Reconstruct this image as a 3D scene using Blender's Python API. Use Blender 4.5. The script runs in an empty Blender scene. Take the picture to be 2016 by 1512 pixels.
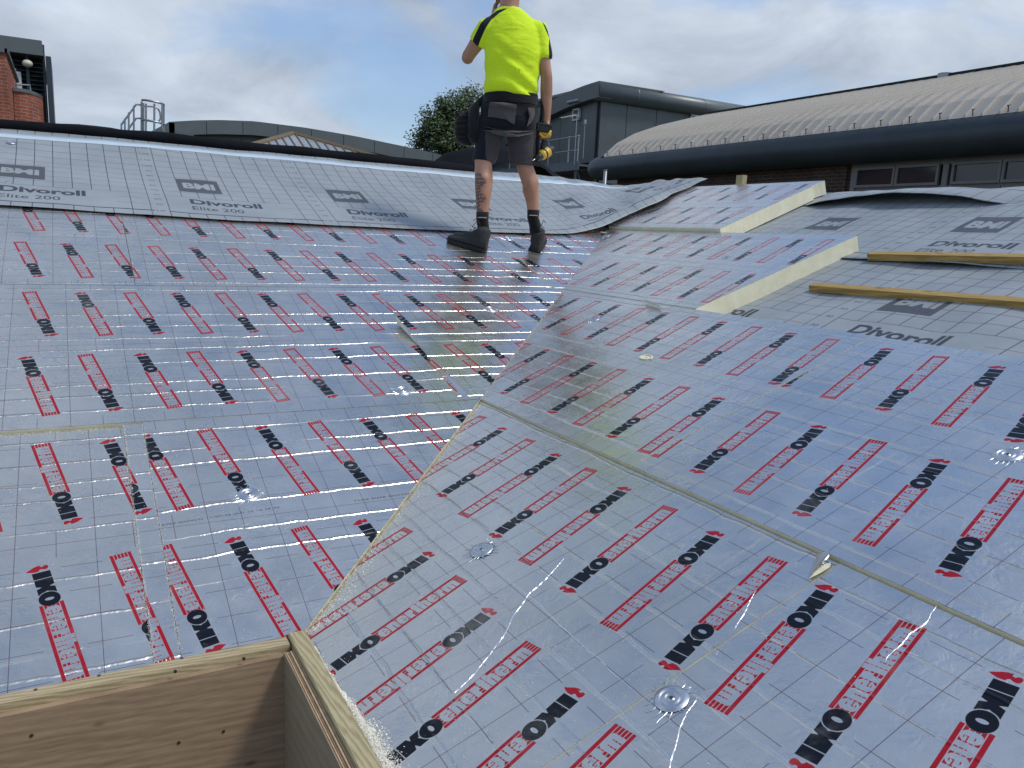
import bpy, bmesh, math, random
import numpy as np
from mathutils import Vector, Matrix
rad = math.radians
scn = bpy.context.scene
col = scn.collection
rng = random.Random(7)
# ------------------------------------------------------------------ camera
F, CXP, CYP = 1543.86, 1008.0, 756.0
CAM = np.array([0.0009, -1.4710, 1.2622])
RC = np.array([[0.87448793, -0.48288536, 0.04574473],
               [-0.05009942, -0.18372669, -0.98169983],
               [0.482453, 0.85619287, -0.18485905]])
PITCH = rad(19.5217)
CP, SP, TP = math.cos(PITCH), math.sin(PITCH), math.tan(PITCH)
cd = bpy.data.cameras.new('camera'); cam = bpy.data.objects.new('camera', cd); col.objects.link(cam)
cd.sensor_width = 36; cd.lens = F / 2016 * 36; cd.clip_start = 0.05; cd.clip_end = 2000
M = Matrix.Identity(4)
for i in range(3):
    M[i][0] = RC[0][i]; M[i][1] = -RC[1][i]; M[i][2] = -RC[2][i]; M[i][3] = CAM[i]
cam.matrix_world = M
scn.camera = cam
# ------------------------------------------------------------------ sun + sky
SUN = Vector((0.42, -0.36, 0.83)).normalized()
sun_el = math.asin(SUN.z); sun_rot = math.atan2(SUN.x, SUN.y)
sd = bpy.data.lights.new('sun', 'SUN'); so = bpy.data.objects.new('sun', sd); col.objects.link(so)
sd.energy = 1.5; sd.angle = rad(11.0); sd.color = (1.0, 0.955, 0.88)
so.rotation_euler = SUN.to_track_quat('Z', 'Y').to_euler()
so.location = (0, 0, 30)
w = bpy.data.worlds.new('World'); scn.world = w; w.use_nodes = True
nt = w.node_tree; nt.nodes.clear()
def N(nt, t, **kw):
    n = nt.nodes.new(t)
    for k, v in kw.items():
        if k == 'inp':
            for kk, vv in v.items(): n.inputs[kk].default_value = vv
        else: setattr(n, k, v)
    return n
SKYROT = rad(-14)
out = N(nt, 'ShaderNodeOutputWorld'); bg = N(nt, 'ShaderNodeBackground', inp={'Strength': 0.135})
sky = N(nt, 'ShaderNodeTexSky', sky_type='NISHITA', sun_disc=False, sun_elevation=sun_el, sun_rotation=sun_rot,
        air_density=1.0, dust_density=1.2, ozone_density=1.6)
tc = N(nt, 'ShaderNodeTexCoord'); mp = N(nt, 'ShaderNodeMapping', inp={'Scale': (1, 1, 2.1), 'Rotation': (0, 0, SKYROT), 'Location': (1.35, .45, 0.1)})
nz = N(nt, 'ShaderNodeTexNoise', inp={'Scale': 2.3, 'Detail': 8.0, 'Roughness': .52, 'Distortion': .3})
nz2 = N(nt, 'ShaderNodeTexNoise', inp={'Scale': 4.4, 'Detail': 6.0, 'Roughness': .55, 'Distortion': .3})
r1 = N(nt, 'ShaderNodeValToRGB'); r1.color_ramp.elements[0].position = .41; r1.color_ramp.elements[1].position = .58
r1.color_ramp.interpolation = 'EASE'
r2 = N(nt, 'ShaderNodeValToRGB'); r2.color_ramp.elements[0].position = .30; r2.color_ramp.elements[1].position = .74
r2.color_ramp.elements[0].color = (1.9, 2.3, 2.9, 1); r2.color_ramp.elements[1].color = (4.3, 4.75, 5.4, 1)
# more cloud towards the horizon
sx = N(nt, 'ShaderNodeSeparateXYZ'); hz = N(nt, 'ShaderNodeMapRange', inp={'From Min': .0, 'From Max': 1.0, 'To Min': .46, 'To Max': -.28})
ad = N(nt, 'ShaderNodeMath', operation='ADD'); adc = N(nt, 'ShaderNodeMath', operation='MULTIPLY', use_clamp=True, inp={1: .94})
tint = N(nt, 'ShaderNodeMix', data_type='RGBA', blend_type='MULTIPLY', inp={0: 1.0, 7: (.76, .86, .97, 1)})
mx = N(nt, 'ShaderNodeMix', data_type='RGBA')
L = nt.links.new
L(tc.outputs['Generated'], mp.inputs[0]); L(mp.outputs[0], nz.inputs['Vector']); L(mp.outputs[0], nz2.inputs['Vector'])
L(tc.outputs['Generated'], sx.inputs[0]); L(sx.outputs[2], hz.inputs[0])
L(nz.outputs[0], r1.inputs[0]); L(nz2.outputs[0], r2.inputs[0])
L(r1.outputs[0], ad.inputs[0]); L(hz.outputs[0], ad.inputs[1]); L(ad.outputs[0], adc.inputs[0])
L(sky.outputs[0], tint.inputs[6]); L(tint.outputs[2], mx.inputs[6]); L(r2.outputs[0], mx.inputs[7]); L(adc.outputs[0], mx.inputs[0])
L(mx.outputs[2], bg.inputs[0]); L(bg.outputs[0], out.inputs[0])
scn.view_settings.view_transform = 'Standard'; scn.view_settings.look = 'None'
scn.view_settings.exposure = 0.36; scn.view_settings.gamma = 1; scn.view_settings.use_curve_mapping = False
scn.render.engine = 'CYCLES'
scn.cycles.max_bounces = 8; scn.cycles.use_denoising = True

# ------------------------------------------------------------------ geometry helpers
def ray(x, y):
    return RC.T @ np.array([(x - CXP) / F, (y - CYP) / F, 1.0])
def onplane(x, y, n, h=0.0):
    d = ray(x, y); n = np.array(n, float); return CAM + d * ((h - n @ CAM) / (n @ d))
NA = np.array([0, -SP, CP]); NB = np.array([-SP, 0, CP])
def onX(x, y, X): return onplane(x, y, (1, 0, 0), X)
def onY(x, y, Y): return onplane(x, y, (0, 1, 0), Y)
def onA(x, y, h=0): return onplane(x, y, NA, h)
def onB(x, y, h=0): return onplane(x, y, NB, h)
def PA(s, b, h=0): return Vector((s, b * CP - h * SP, b * SP + h * CP))          # plane A: s=x, b=up the slope
def PB(s, b, h=0): return Vector((b * CP - h * SP, -s, b * SP + h * CP))         # plane B: s=-y, b=up the slope

def mesh(name, verts, faces, m, parent=None, loc=None, smooth=False, uvs=None, mats=None, fm=None):
    me = bpy.data.meshes.new(name)
    off = Vector(loc) if loc is not None else (parent['base_'] if parent is not None and 'base_' in parent else (0, 0, 0))
    off = Vector(off)
    me.from_pydata([tuple(Vector(v) - off) for v in verts], [], [tuple(f) for f in faces])
    if mats:
        for q in mats: me.materials.append(q)
    else: me.materials.append(m)
    if fm: me.polygons.foreach_set('material_index', fm)
    if smooth: me.polygons.foreach_set('use_smooth', [True] * len(me.polygons))
    if uvs:
        for nm, arr in uvs.items():
            lay = me.uv_layers.new(name=nm)
            for lp in me.loops: lay.data[lp.index].uv = arr[lp.vertex_index]
    me.validate(); me.update()
    o = bpy.data.objects.new(name, me); col.objects.link(o)
    if parent is not None: o.parent = parent
    else: o.location = off
    return o
def thing(name, label, cat, loc=(0, 0, 0), group=None):
    o = bpy.data.objects.new(name, None); col.objects.link(o); o.location = loc
    o.empty_display_size = .1
    o['label'] = label; o['category'] = cat; o['base_'] = [float(v) for v in loc]
    if group: o['group'] = group
    return o
def tag(o, label, cat, group=None):
    o['label'] = label; o['category'] = cat
    if group: o['group'] = group
    return o
def structure(o): o['kind'] = 'structure'; return o

class MB:
    def __init__(s): s.v = []; s.f = []
    def add(s, v, f):
        b = len(s.v); s.v += [Vector(q) for q in v]; s.f += [tuple(b + i for i in q) for q in f]; return s
    def box(s, c, size, R=None):
        c = Vector(c); x, y, z = [q / 2 for q in size]
        P = [Vector((a * x, b * y, d * z)) for d in (-1, 1) for b in (-1, 1) for a in (-1, 1)]
        if R is not None: P = [R @ p for p in P]
        return s.add([c + p for p in P], [(0, 2, 3, 1), (4, 5, 7, 6), (0, 1, 5, 4), (2, 6, 7, 3), (0, 4, 6, 2), (1, 3, 7, 5)])
    def hexa(s, P):   # 4 bottom corners then 4 top corners (ccw)
        return s.add(P, [(3, 2, 1, 0), (4, 5, 6, 7), (0, 1, 5, 4), (1, 2, 6, 5), (2, 3, 7, 6), (3, 0, 4, 7)])
    def prism(s, poly, d):   # polygon extruded by vector d
        n = len(poly); d = Vector(d); P = [Vector(p) for p in poly]
        return s.add(P + [p + d for p in P], [tuple(range(n))[::-1], tuple(range(n, 2 * n))] + [(i, (i + 1) % n, n + (i + 1) % n, n + i) for i in range(n)])
    def tube(s, pts, r, seg=8, cap=True):
        pts = [Vector(p) for p in pts]; n = len(pts); rr = r if isinstance(r, (list, tuple)) else [r] * n
        V = []; up = None
        for i, p in enumerate(pts):
            t = (pts[min(i + 1, n - 1)] - pts[max(i - 1, 0)]).normalized()
            if up is None:
                up = Vector((0, 0, 1)) if abs(t.z) < .9 else Vector((1, 0, 0))
            a = t.cross(up).normalized(); b = a.cross(t).normalized(); up = b
            for k in range(seg):
                an = 2 * math.pi * k / seg
                V.append(p + (a * math.cos(an) + b * math.sin(an)) * rr[i])
        Fc = []
        for i in range(n - 1):
            for k in range(seg):
                k2 = (k + 1) % seg
                Fc.append((i * seg + k, i * seg + k2, (i + 1) * seg + k2, (i + 1) * seg + k))
        if cap: Fc += [tuple(range(seg))[::-1], tuple((n - 1) * seg + k for k in range(seg))]
        return s.add(V, Fc)
    def loft(s, rings, seg=20):
        """rings: (centre, axis_a vector*ra, axis_b vector*rb[, power])"""
        V = []
        for rg in rings:
            c, a, b = Vector(rg[0]), Vector(rg[1]), Vector(rg[2]); pw = rg[3] if len(rg) > 3 else 1.0
            for k in range(seg):
                an = 2 * math.pi * k / seg; ca, sa = math.cos(an), math.sin(an)
                ca = math.copysign(abs(ca) ** pw, ca); sa = math.copysign(abs(sa) ** pw, sa)
                V.append(c + a * ca + b * sa)
        n = len(rings); Fc = []
        for i in range(n - 1):
            for k in range(seg):
                k2 = (k + 1) % seg
                Fc.append((i * seg + k, i * seg + k2, (i + 1) * seg + k2, (i + 1) * seg + k))
        Fc += [tuple(range(seg))[::-1], tuple((n - 1) * seg + k for k in range(seg))]
        return s.add(V, Fc)
    def ball(s, c, r, seg=14, rings=9, R=None):
        r = (r, r, r) if not hasattr(r, '__len__') else r
        V = [Vector((0, 0, -r[2]))]
        for i in range(1, rings):
            ph = -math.pi / 2 + math.pi * i / rings
            for k in range(seg):
                an = 2 * math.pi * k / seg
                V.append(Vector((r[0] * math.cos(ph) * math.cos(an), r[1] * math.cos(ph) * math.sin(an), r[2] * math.sin(ph))))
        V.append(Vector((0, 0, r[2])))
        if R is not None: V = [R @ q for q in V]
        Fc = [(0, 1 + (k + 1) % seg, 1 + k) for k in range(seg)]
        for i in range(rings - 2):
            for k in range(seg):
                k2 = (k + 1) % seg; a = 1 + i * seg
                Fc.append((a + k, a + k2, a + seg + k2, a + seg + k))
        e = len(V) - 1; a = 1 + (rings - 2) * seg
        Fc += [(a + k, a + (k + 1) % seg, e) for k in range(seg)]
        return s.add([Vector(c) + q for q in V], Fc)
    def capsule(s, pts, r, seg=14):
        pts = [Vector(p) for p in pts]
        s.tube(pts, r, seg)
        rr = r if isinstance(r, (list, tuple)) else [r] * len(pts)
        for p, q in zip(pts, rr): s.ball(p, q * .985, seg, 8)
        return s
    def build(s, name, m, parent=None, smooth=False, loc=None, **kw):
        return mesh(name, s.v, s.f, m, parent, loc, smooth, **kw)

def remesh(o, voxel, smooth_it=6, fac=.6):
    """union the overlapping shells of o into one continuous skin"""
    mod = o.modifiers.new('r', 'REMESH'); mod.mode = 'VOXEL'; mod.voxel_size = voxel
    if smooth_it:
        ms = o.modifiers.new('s', 'SMOOTH'); ms.iterations = smooth_it; ms.factor = fac
    dg = bpy.context.evaluated_depsgraph_get(); dg.update()
    me = bpy.data.meshes.new_from_object(o.evaluated_get(dg))
    mats = [q for q in o.data.materials]
    o.modifiers.clear(); old = o.data; o.data = me
    if not me.materials:
        for q in mats: me.materials.append(q)
    me.polygons.foreach_set('use_smooth', [True] * len(me.polygons))
    me.polygons.foreach_set('material_index', [0] * len(me.polygons))
    bpy.data.meshes.remove(old)
    return o

# ------------------------------------------------------------------ material helpers
def newmat(name):
    m = bpy.data.materials.new(name); m.use_nodes = True; n = m.node_tree; n.nodes.clear()
    o = N(n, 'ShaderNodeOutputMaterial'); b = N(n, 'ShaderNodeBsdfPrincipled'); n.links.new(b.outputs[0], o.inputs[0])
    return m, n, b
def simple(name, c, rough=.6, metal=0.0, noise=.0, nscale=8.0, bump=0.0, bscale=60.0, spec=.5, stretch=None, detail=5.0):
    m, n, b = newmat(name)
    b.inputs['Roughness'].default_value = rough; b.inputs['Metallic'].default_value = metal
    b.inputs['Specular IOR Level'].default_value = spec
    b.inputs['Base Color'].default_value = (*c, 1)
    t = N(n, 'ShaderNodeTexCoord'); mpp = N(n, 'ShaderNodeMapping')
    if stretch: mpp.inputs['Scale'].default_value = stretch
    n.links.new(t.outputs['Object'], mpp.inputs[0])
    if noise > 0:
        q = N(n, 'ShaderNodeTexNoise', inp={'Scale': nscale, 'Detail': detail, 'Roughness': .6})
        r = N(n, 'ShaderNodeMapRange', inp={'From Min': .25, 'From Max': .75, 'To Min': 1 - noise, 'To Max': 1 + noise})
        x = N(n, 'ShaderNodeVectorMath', operation='SCALE'); x.inputs[0].default_value = c
        n.links.new(mpp.outputs[0], q.inputs['Vector']); n.links.new(q.outputs[0], r.inputs[0]); n.links.new(r.outputs[0], x.inputs['Scale'])
        n.links.new(x.outputs[0], b.inputs['Base Color'])
    if bump > 0:
        q = N(n, 'ShaderNodeTexNoise', inp={'Scale': bscale, 'Detail': 4.0, 'Roughness': .6})
        bp = N(n, 'ShaderNodeBump', inp={'Strength': .6, 'Distance': bump})
        n.links.new(mpp.outputs[0], q.inputs['Vector']); n.links.new(q.outputs[0], bp.inputs['Height']); n.links.new(bp.outputs[0], b.inputs['Normal'])
    return m

# ------------------------------------------------------------------ print rasters (drawn here in numpy)
def poly_mask(X, Y, P):
    """even-odd inside test for arrays X,Y"""
    ins = np.zeros(X.shape, bool); n = len(P)
    for i in range(n):
        x1, y1 = P[i]; x2, y2 = P[(i + 1) % n]
        if y1 == y2: continue
        c = (Y >= min(y1, y2)) & (Y < max(y1, y2))
        xi = (Y - y1) * (x2 - x1) / (y2 - y1) + x1
        ins ^= c & (X < xi)
    return ins
def text_tris(body, offset=0.0, shear=0.0):
    cu = bpy.data.curves.new('t', 'FONT'); cu.body = body; cu.offset = offset; cu.shear = shear; cu.resolution_u = 4
    o = bpy.data.objects.new('t', cu); col.objects.link(o)
    dg = bpy.context.evaluated_depsgraph_get(); dg.update()
    me = o.evaluated_get(dg).to_mesh(); me.calc_loop_triangles()
    V = np.array([v.co[:2] for v in me.vertices]).reshape(-1, 2); T = np.array([t.vertices[:] for t in me.loop_triangles]).reshape(-1, 3)
    o.evaluated_get(dg).to_mesh_clear(); bpy.data.objects.remove(o); bpy.data.curves.remove(cu)
    return V, T
def stamp_text(img, body, x, y, wdt, hgt, ppm, offset=0.0, val=1.0):
    """fit text into the box x,y,w,h (metres) of img (rows = y up)"""
    V, T = text_tris(body, offset)
    mn, mxx = V.min(0), V.max(0)
    S = np.array([wdt / (mxx[0] - mn[0]), hgt / (mxx[1] - mn[1])])
    V = (V - mn) * S + np.array([x, y]); V = V * ppm
    H, W = img.shape
    for t in T:
        a, b, c = V[t]
        x0, x1 = int(max(0, min(a[0], b[0], c[0]) - 1)), int(min(W, max(a[0], b[0], c[0]) + 2))
        y0, y1 = int(max(0, min(a[1], b[1], c[1]) - 1)), int(min(H, max(a[1], b[1], c[1]) + 2))
        if x1 <= x0 or y1 <= y0: continue
        Yg, Xg = np.mgrid[y0:y1, x0:x1] + .5
        def e(p, q): return (q[0] - p[0]) * (Yg - p[1]) - (q[1] - p[1]) * (Xg - p[0])
        e1, e2, e3 = e(a, b), e(b, c), e(c, a)
        m = ((e1 >= 0) & (e2 >= 0) & (e3 >= 0)) | ((e1 <= 0) & (e2 <= 0) & (e3 <= 0))
        img[y0:y1, x0:x1][m] = val
def down(a):
    h, w_ = a.shape; return a.reshape(h // 2, 2, w_ // 2, 2).mean((1, 3))
def to_image(name, R, G, B):
    h, w_ = R.shape
    im = bpy.data.images.new(name, w_, h, alpha=False)
    im.colorspace_settings.name = 'Non-Color'
    px = np.ones((h, w_, 4), np.float32); px[..., 0] = R; px[..., 1] = G; px[..., 2] = B
    im.pixels.foreach_set(px.ravel()); im.update(); im.pack()
    return im

def motif_masks(ppm=5):
    """one printed mark, X = reading direction in mm (0..450), Y = up of the letters in mm (-10..60)"""
    W, H = 460 * ppm, 74 * ppm
    Yg, Xg = np.mgrid[0:H, 0:W]; X = (Xg + .5) / ppm - 5; Y = (Yg + .5) / ppm - 12
    red = np.zeros(X.shape, bool); blk = np.zeros(X.shape, bool)
    def rect(m, x0, x1, y0, y1, v=True): m[(X >= x0) & (X < x1) & (Y >= y0) & (Y < y1)] = v
    # panel
    x0, x1 = 160, 450
    rect(red, x0, x1, 0, 57)
    # letters cut out of the panel: one rounded silver body per letter
    def rrect(a, b, c, d, r):
        qx = np.maximum(np.maximum(a + r - X, X - (b - r)), 0); qy = np.maximum(np.maximum(c + r - Y, Y - (d - r)), 0)
        return (qx * qx + qy * qy < r * r) & (X > a) & (X < b) & (Y > c) & (Y < d)
    xb, xt = 10.5, 46.0
    cur = 171.0
    sil = np.zeros(X.shape, bool); holes = np.zeros(X.shape, bool)
    wid = {'e': 30, 'n': 30, 'r': 23, 't': 19, 'h': 30, 'm': 47}
    for ch in 'enertherm':
        wd = wid[ch]; a, b = cur, cur + wd - 2.8
        if ch == 'e':
            sil |= rrect(a, b, xb, xt, 12)
            for r_ in ((a + 12, a + 19, 33.5, 36), (a + 13, b + 1, 22.5, 25), (a + 13, a + 15.5, 16, 25), (a + 13, a + 20, 16, 18.4)):
                rect(holes, *r_)
        elif ch == 'n':
            sil |= rrect(a, b, xb, xt, 8) | ((X > a) & (X < a + 8) & (Y > xb) & (Y < xt)) | ((X > a) & (X < b) & (Y > xb) & (Y < 24))
            rect(holes, a + 12.6, a + 16, xb, 33)
        elif ch == 'r':
            sil |= ((X > a) & (X < a + 14) & (Y > xb) & (Y < xt)) | rrect(a, b, 27, xt, 6)
        elif ch == 't':
            sil |= ((X > a + 2) & (X < b) & (Y > xb) & (Y < 55.5)) | ((X > a) & (X < b + 1) & (Y > 35) & (Y < xt))
        elif ch == 'h':
            sil |= ((X > a) & (X < a + 13) & (Y > xb) & (Y < 55.5)) | rrect(a, b, xb, xt, 8) | ((X > a) & (X < b) & (Y > xb) & (Y < 24))
            rect(holes, a + 12.6, a + 16, xb, 33)
        else:
            sil |= rrect(a, b, xb, xt, 8) | ((X > a) & (X < b) & (Y > xb) & (Y < 24))
            rect(holes, a + 12.6, a + 16, xb, 33); rect(holes, a + 28, a + 31.4, xb, 33)
        cur += wd
    stripes = np.zeros(X.shape, bool)
    for k in range(5):
        yy = 9.8 + k * 9.2
        stripes |= (Y > yy - .75) & (Y < yy + .75) & (X > x0 - 1) & (X < x1)
    red &= ~sil; red |= holes & sil & (X > x0); red &= ~stripes
    # black letters
    def P(m, pts, v=True): m[poly_mask(X, Y, pts)] = v
    P(blk, [(31, 6.5), (31, 50.5), (58, 50.5), (58, 6.5)])
    P(blk, [(60, 6.5), (60, 50.5), (87, 50.5), (92, 38), (97, 50.5), (122, 50.5), (109, 28.5), (122, 6.5), (97, 6.5), (92, 19), (87, 6.5)])
    ell = lambda cx_, cy_, rx, ry: ((X - cx_) / rx) ** 2 + ((Y - cy_) / ry) ** 2 < 1
    gap = ell(141, 28.5, 29.4, 27.5) & (X < 158); blk &= ~gap
    blk |= ell(141, 28.5, 27.5, 25.5)
    blk &= ~ell(141, 28.5, 5.2, 10.5)
    red &= ~blk
    # red ornament ahead of the first letter (cross offset c, distance s from panel end)
    A = [(435, -35), (441, -24), (447, -15), (450, -6.6), (451, 3), (445, 2), (443, 7), (446, 10), (448, 13), (447, 17), (445, 20.5), (438, 20.5), (432, 18), (430, 13), (431, 8), (434.5, 1), (431, -3), (427, -4), (427, -17), (431, -28)]
    P(red, [(450 - s_ + 4, c_ + 28.5) for s_, c_ in A])
    red &= ~blk
    return red, blk, ppm

def foil_tile():
    ppm = 4000                                     # supersampled pixels per metre (halved below)
    W, H = int(.4 * ppm), int(1.2 * ppm)
    R = np.zeros((H, W), np.float32); G = np.zeros_like(R); Bm = np.zeros_like(R)
    red, blk, mp_ = motif_masks()
    h2, w2 = red.shape
    near = np.zeros((H, W), bool)
    al = rad(10.8)
    Yg, Xg = np.mgrid[0:H, 0:W]; U = (Xg + .5) / ppm; V = (Yg + .5) / ppm
    for cs, ct, typ in ((.1, .9, 'D'), (.3, .9, 'U'), (.1, .3, 'U'), (.3, .3, 'D')):
        for wrap in (-.4, 0, .4):
            du = (U - cs - wrap); dv = V - ct
            s_ = -du * math.sin(al) + dv * math.cos(al); c_ = du * math.cos(al) + dv * math.sin(al)
            if typ == 'U': mX = 225 - s_ * 1000; mY = c_ * 1000 + 28.5
            else: mX = 225 + s_ * 1000; mY = -c_ * 1000 + 28.5
            ix = ((mX + 5) * mp_).astype(int); iy = ((mY + 12) * mp_).astype(int)
            ok = (ix >= 0) & (ix < w2) & (iy >= 0) & (iy < h2)
            R[ok] = np.maximum(R[ok], red[iy[ok], ix[ok]]); G[ok] = np.maximum(G[ok], blk[iy[ok], ix[ok]])
            near |= (mX > -12) & (mX < 462) & (mY > -18) & (mY < 76)
    lw = .0008
    for k in range(5):
        m = np.abs(U - k * .1) < lw
        if k % 2: m &= ~near
        Bm[m] = 1
    for k in range(13):
        m = (np.abs(V - k * .1) < lw) & ~near; Bm[m] = 1
    return to_image('foil_print', down(R), down(G), down(Bm))

def membrane_tile():
    ppm = 2000; W, H = int(1.0 * ppm), int(1.5 * ppm)
    R = np.zeros((H, W), np.float32); G = np.zeros_like(R); Bm = np.zeros_like(R)
    def rect(m, x0, x1, y0, y1, v=1.0): m[max(0, int(y0 * ppm)):int(y1 * ppm), max(0, int(x0 * ppm)):int(x1 * ppm)] = v
    lw = .0023
    for k in range(10):
        x = k * .1
        if k in (0, 1, 9): rect(Bm, x - lw, x + lw, 0, 1.5)
        else: rect(Bm, x - lw, x + lw, 0, .09); rect(Bm, x - lw, x + lw, .39, 1.5)
    rect(Bm, .998, 1.0, 0, 1.5)
    for k in range(1, 15):
        y = k * .1 - .01
        if k == 1: rect(Bm, .1, 1.0, y - .006, y + .006); rect(Bm, 0, .018, y - .006, y + .006)
        elif k < 4: rect(G, .1, .11, y - lw, y + lw); rect(G, .82, .98, y - lw, y + lw)
        else: rect(G, .1, 1.0, y - lw * 1.2, y + lw * 1.2)
        if k > 1: rect(G, 0, .012, y - lw, y + lw)
        t = str(k * 10); wd = .02 * len(t)
        stamp_text(Bm, t, .05 - wd / 2, y - .0115, wd, .023, ppm, .0)
    # logo panel
    rect(R, .2, .458, .51, .77)
    for i in range(0, int(.26 * ppm), 8): R[int(.51 * ppm) + i:int(.51 * ppm) + i + 2, int(.2 * ppm):int(.458 * ppm)] *= .72
    tmp = np.zeros_like(R); stamp_text(tmp, 'BMI', .232, .585, .195, .11, ppm, .045); R[tmp > .5] = 0; G[int(.51 * ppm):int(.77 * ppm), int(.2 * ppm):int(.458 * ppm)] = 0
    Bm[int(.51 * ppm):int(.77 * ppm), int(.2 * ppm):int(.458 * ppm)] = 0
    stamp_text(Bm, 'Divoroll', .235, .26, .43, .095, ppm, .035)
    stamp_text(Bm, 'Elite 200', .235, .155, .30, .065, ppm, .006)
    return to_image('membrane_print', down(R), down(G), down(Bm))
IMG_FOIL = foil_tile(); IMG_MEM = membrane_tile()

def foil_material():
    m, n, b = newmat('printed_foil'); l = n.links.new
    uvp = N(n, 'ShaderNodeUVMap', uv_map='print'); uvs = N(n, 'ShaderNodeUVMap', uv_map='plane')
    im = N(n, 'ShaderNodeTexImage', image=IMG_FOIL, interpolation='Cubic', extension='REPEAT'); l(uvp.outputs[0], im.inputs[0])
    sp = N(n, 'ShaderNodeSeparateColor'); l(im.outputs[0], sp.inputs[0])
    # metal tone with dust
    ns = N(n, 'ShaderNodeTexNoise', inp={'Scale': 2.2, 'Detail': 6.0, 'Roughness': .6}); l(uvs.outputs[0], ns.inputs['Vector'])
    cr = N(n, 'ShaderNodeValToRGB'); cr.color_ramp.elements[0].color = (.67, .655, .605, 1); cr.color_ramp.elements[1].color = (.80, .78, .725, 1)
    cr.color_ramp.elements[0].position = .3; cr.color_ramp.elements[1].position = .7; l(ns.outputs[0], cr.inputs[0])
    mr = N(n, 'ShaderNodeMix', data_type='RGBA', inp={7: (.33, .010, .022, 1)}); l(cr.outputs[0], mr.inputs[6]); l(sp.outputs[0], mr.inputs[0])
    mk = N(n, 'ShaderNodeMix', data_type='RGBA', inp={7: (.006, .008, .014, 1)}); l(mr.outputs[2], mk.inputs[6]); l(sp.outputs[1], mk.inputs[0])
    ml = N(n, 'ShaderNodeMix', data_type='RGBA', inp={7: (.17, .03, .055, 1)}); l(mk.outputs[2], ml.inputs[6])
    lm = N(n, 'ShaderNodeMath', operation='MULTIPLY', inp={1: .85}); l(sp.outputs[2], lm.inputs[0]); l(lm.outputs[0], ml.inputs[0])
    # pale foam dust specks
    vo = N(n, 'ShaderNodeTexVoronoi', inp={'Scale': 46.0}); l(uvs.outputs[0], vo.inputs['Vector'])
    vd = N(n, 'ShaderNodeMath', operation='LESS_THAN', inp={1: .055}); l(vo.outputs['Distance'], vd.inputs[0])
    vs = N(n, 'ShaderNodeSeparateColor'); l(vo.outputs['Color'], vs.inputs[0]); vg = N(n, 'ShaderNodeMath', operation='GREATER_THAN', inp={1: .86}); l(vs.outputs[0], vg.inputs[0])
    vm = N(n, 'ShaderNodeMath', operation='MULTIPLY'); l(vd.outputs[0], vm.inputs[0]); l(vg.outputs[0], vm.inputs[1])
    md = N(n, 'ShaderNodeMix', data_type='RGBA', inp={7: (.78, .76, .66, 1)}); l(ml.outputs[2], md.inputs[6]); l(vm.outputs[0], md.inputs[0])
    sm = N(n, 'ShaderNodeTexNoise', inp={'Scale': 1.7, 'Detail': 9.0, 'Roughness': .72, 'Distortion': .8}); l(uvs.outputs[0], sm.inputs['Vector'])
    smk = N(n, 'ShaderNodeMapRange', interpolation_type='SMOOTHSTEP', inp={'From Min': .50, 'From Max': .72, 'To Min': 0.0, 'To Max': .20}); l(sm.outputs[0], smk.inputs[0])
    msm = N(n, 'ShaderNodeMix', data_type='RGBA', inp={7: (.50, .49, .44, 1)}); l(md.outputs[2], msm.inputs[6]); l(smk.outputs[0], msm.inputs[0])
    l(msm.outputs[2], b.inputs['Base Color'])
    ink = N(n, 'ShaderNodeMath', operation='ADD', use_clamp=True); l(sp.outputs[0], ink.inputs[0]); l(sp.outputs[1], ink.inputs[1])
    mt = N(n, 'ShaderNodeMapRange', inp={'To Min': .95, 'To Max': .02}); l(ink.outputs[0], mt.inputs[0])
    ms = N(n, 'ShaderNodeMath', operation='SUBTRACT', use_clamp=True); l(mt.outputs[0], ms.inputs[0]); l(vm.outputs[0], ms.inputs[1])
    ms2 = N(n, 'ShaderNodeMath', operation='MULTIPLY_ADD', use_clamp=True, inp={1: -.45}); l(smk.outputs[0], ms2.inputs[0]); l(ms.outputs[0], ms2.inputs[2]); l(ms2.outputs[0], b.inputs['Metallic'])
    isp = N(n, 'ShaderNodeMapRange', inp={'To Min': .5, 'To Max': .18}); l(ink.outputs[0], isp.inputs[0]); l(isp.outputs[0], b.inputs['Specular IOR Level'])
    rn = N(n, 'ShaderNodeTexNoise', inp={'Scale': 9.0, 'Detail': 4.0}); l(uvs.outputs[0], rn.inputs['Vector'])
    rr = N(n, 'ShaderNodeMapRange', inp={'From Min': .3, 'From Max': .7, 'To Min': .21, 'To Max': .33}); l(rn.outputs[0], rr.inputs[0]); l(rr.outputs[0], b.inputs['Roughness'])
    # ---- relief: creases along the board, cross wrinkles, dimpled skin
    oi = N(n, 'ShaderNodeObjectInfo')
    sep = N(n, 'ShaderNodeSeparateXYZ'); l(uvs.outputs[0], sep.inputs[0])
    def math_(op, a, c=None, **k):
        q = N(n, 'ShaderNodeMath', operation=op, **k)
        for i_, v_ in enumerate((a, c)):
            if v_ is None: continue
            if isinstance(v_, (int, float)): q.inputs[i_].default_value = v_
            else: l(v_, q.inputs[i_])
        return q.outputs[0]
    def crease(coord, other, period, width, wob, wobscale, seed, keep, kscale):
        cv = N(n, 'ShaderNodeCombineXYZ'); l(math_('MULTIPLY', other, wobscale), cv.inputs[0]); l(math_('MULTIPLY', coord, 1.3), cv.inputs[1]); cv.inputs[2].default_value = seed
        q = N(n, 'ShaderNodeTexNoise', inp={'Scale': 1.0, 'Detail': 5.0, 'Roughness': .62}); l(cv.outputs[0], q.inputs['Vector'])
        c2 = math_('ADD', coord, math_('MULTIPLY', math_('SUBTRACT', q.outputs[0], .5), wob))
        idx = math_('FLOOR', math_('DIVIDE', c2, period))
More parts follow.
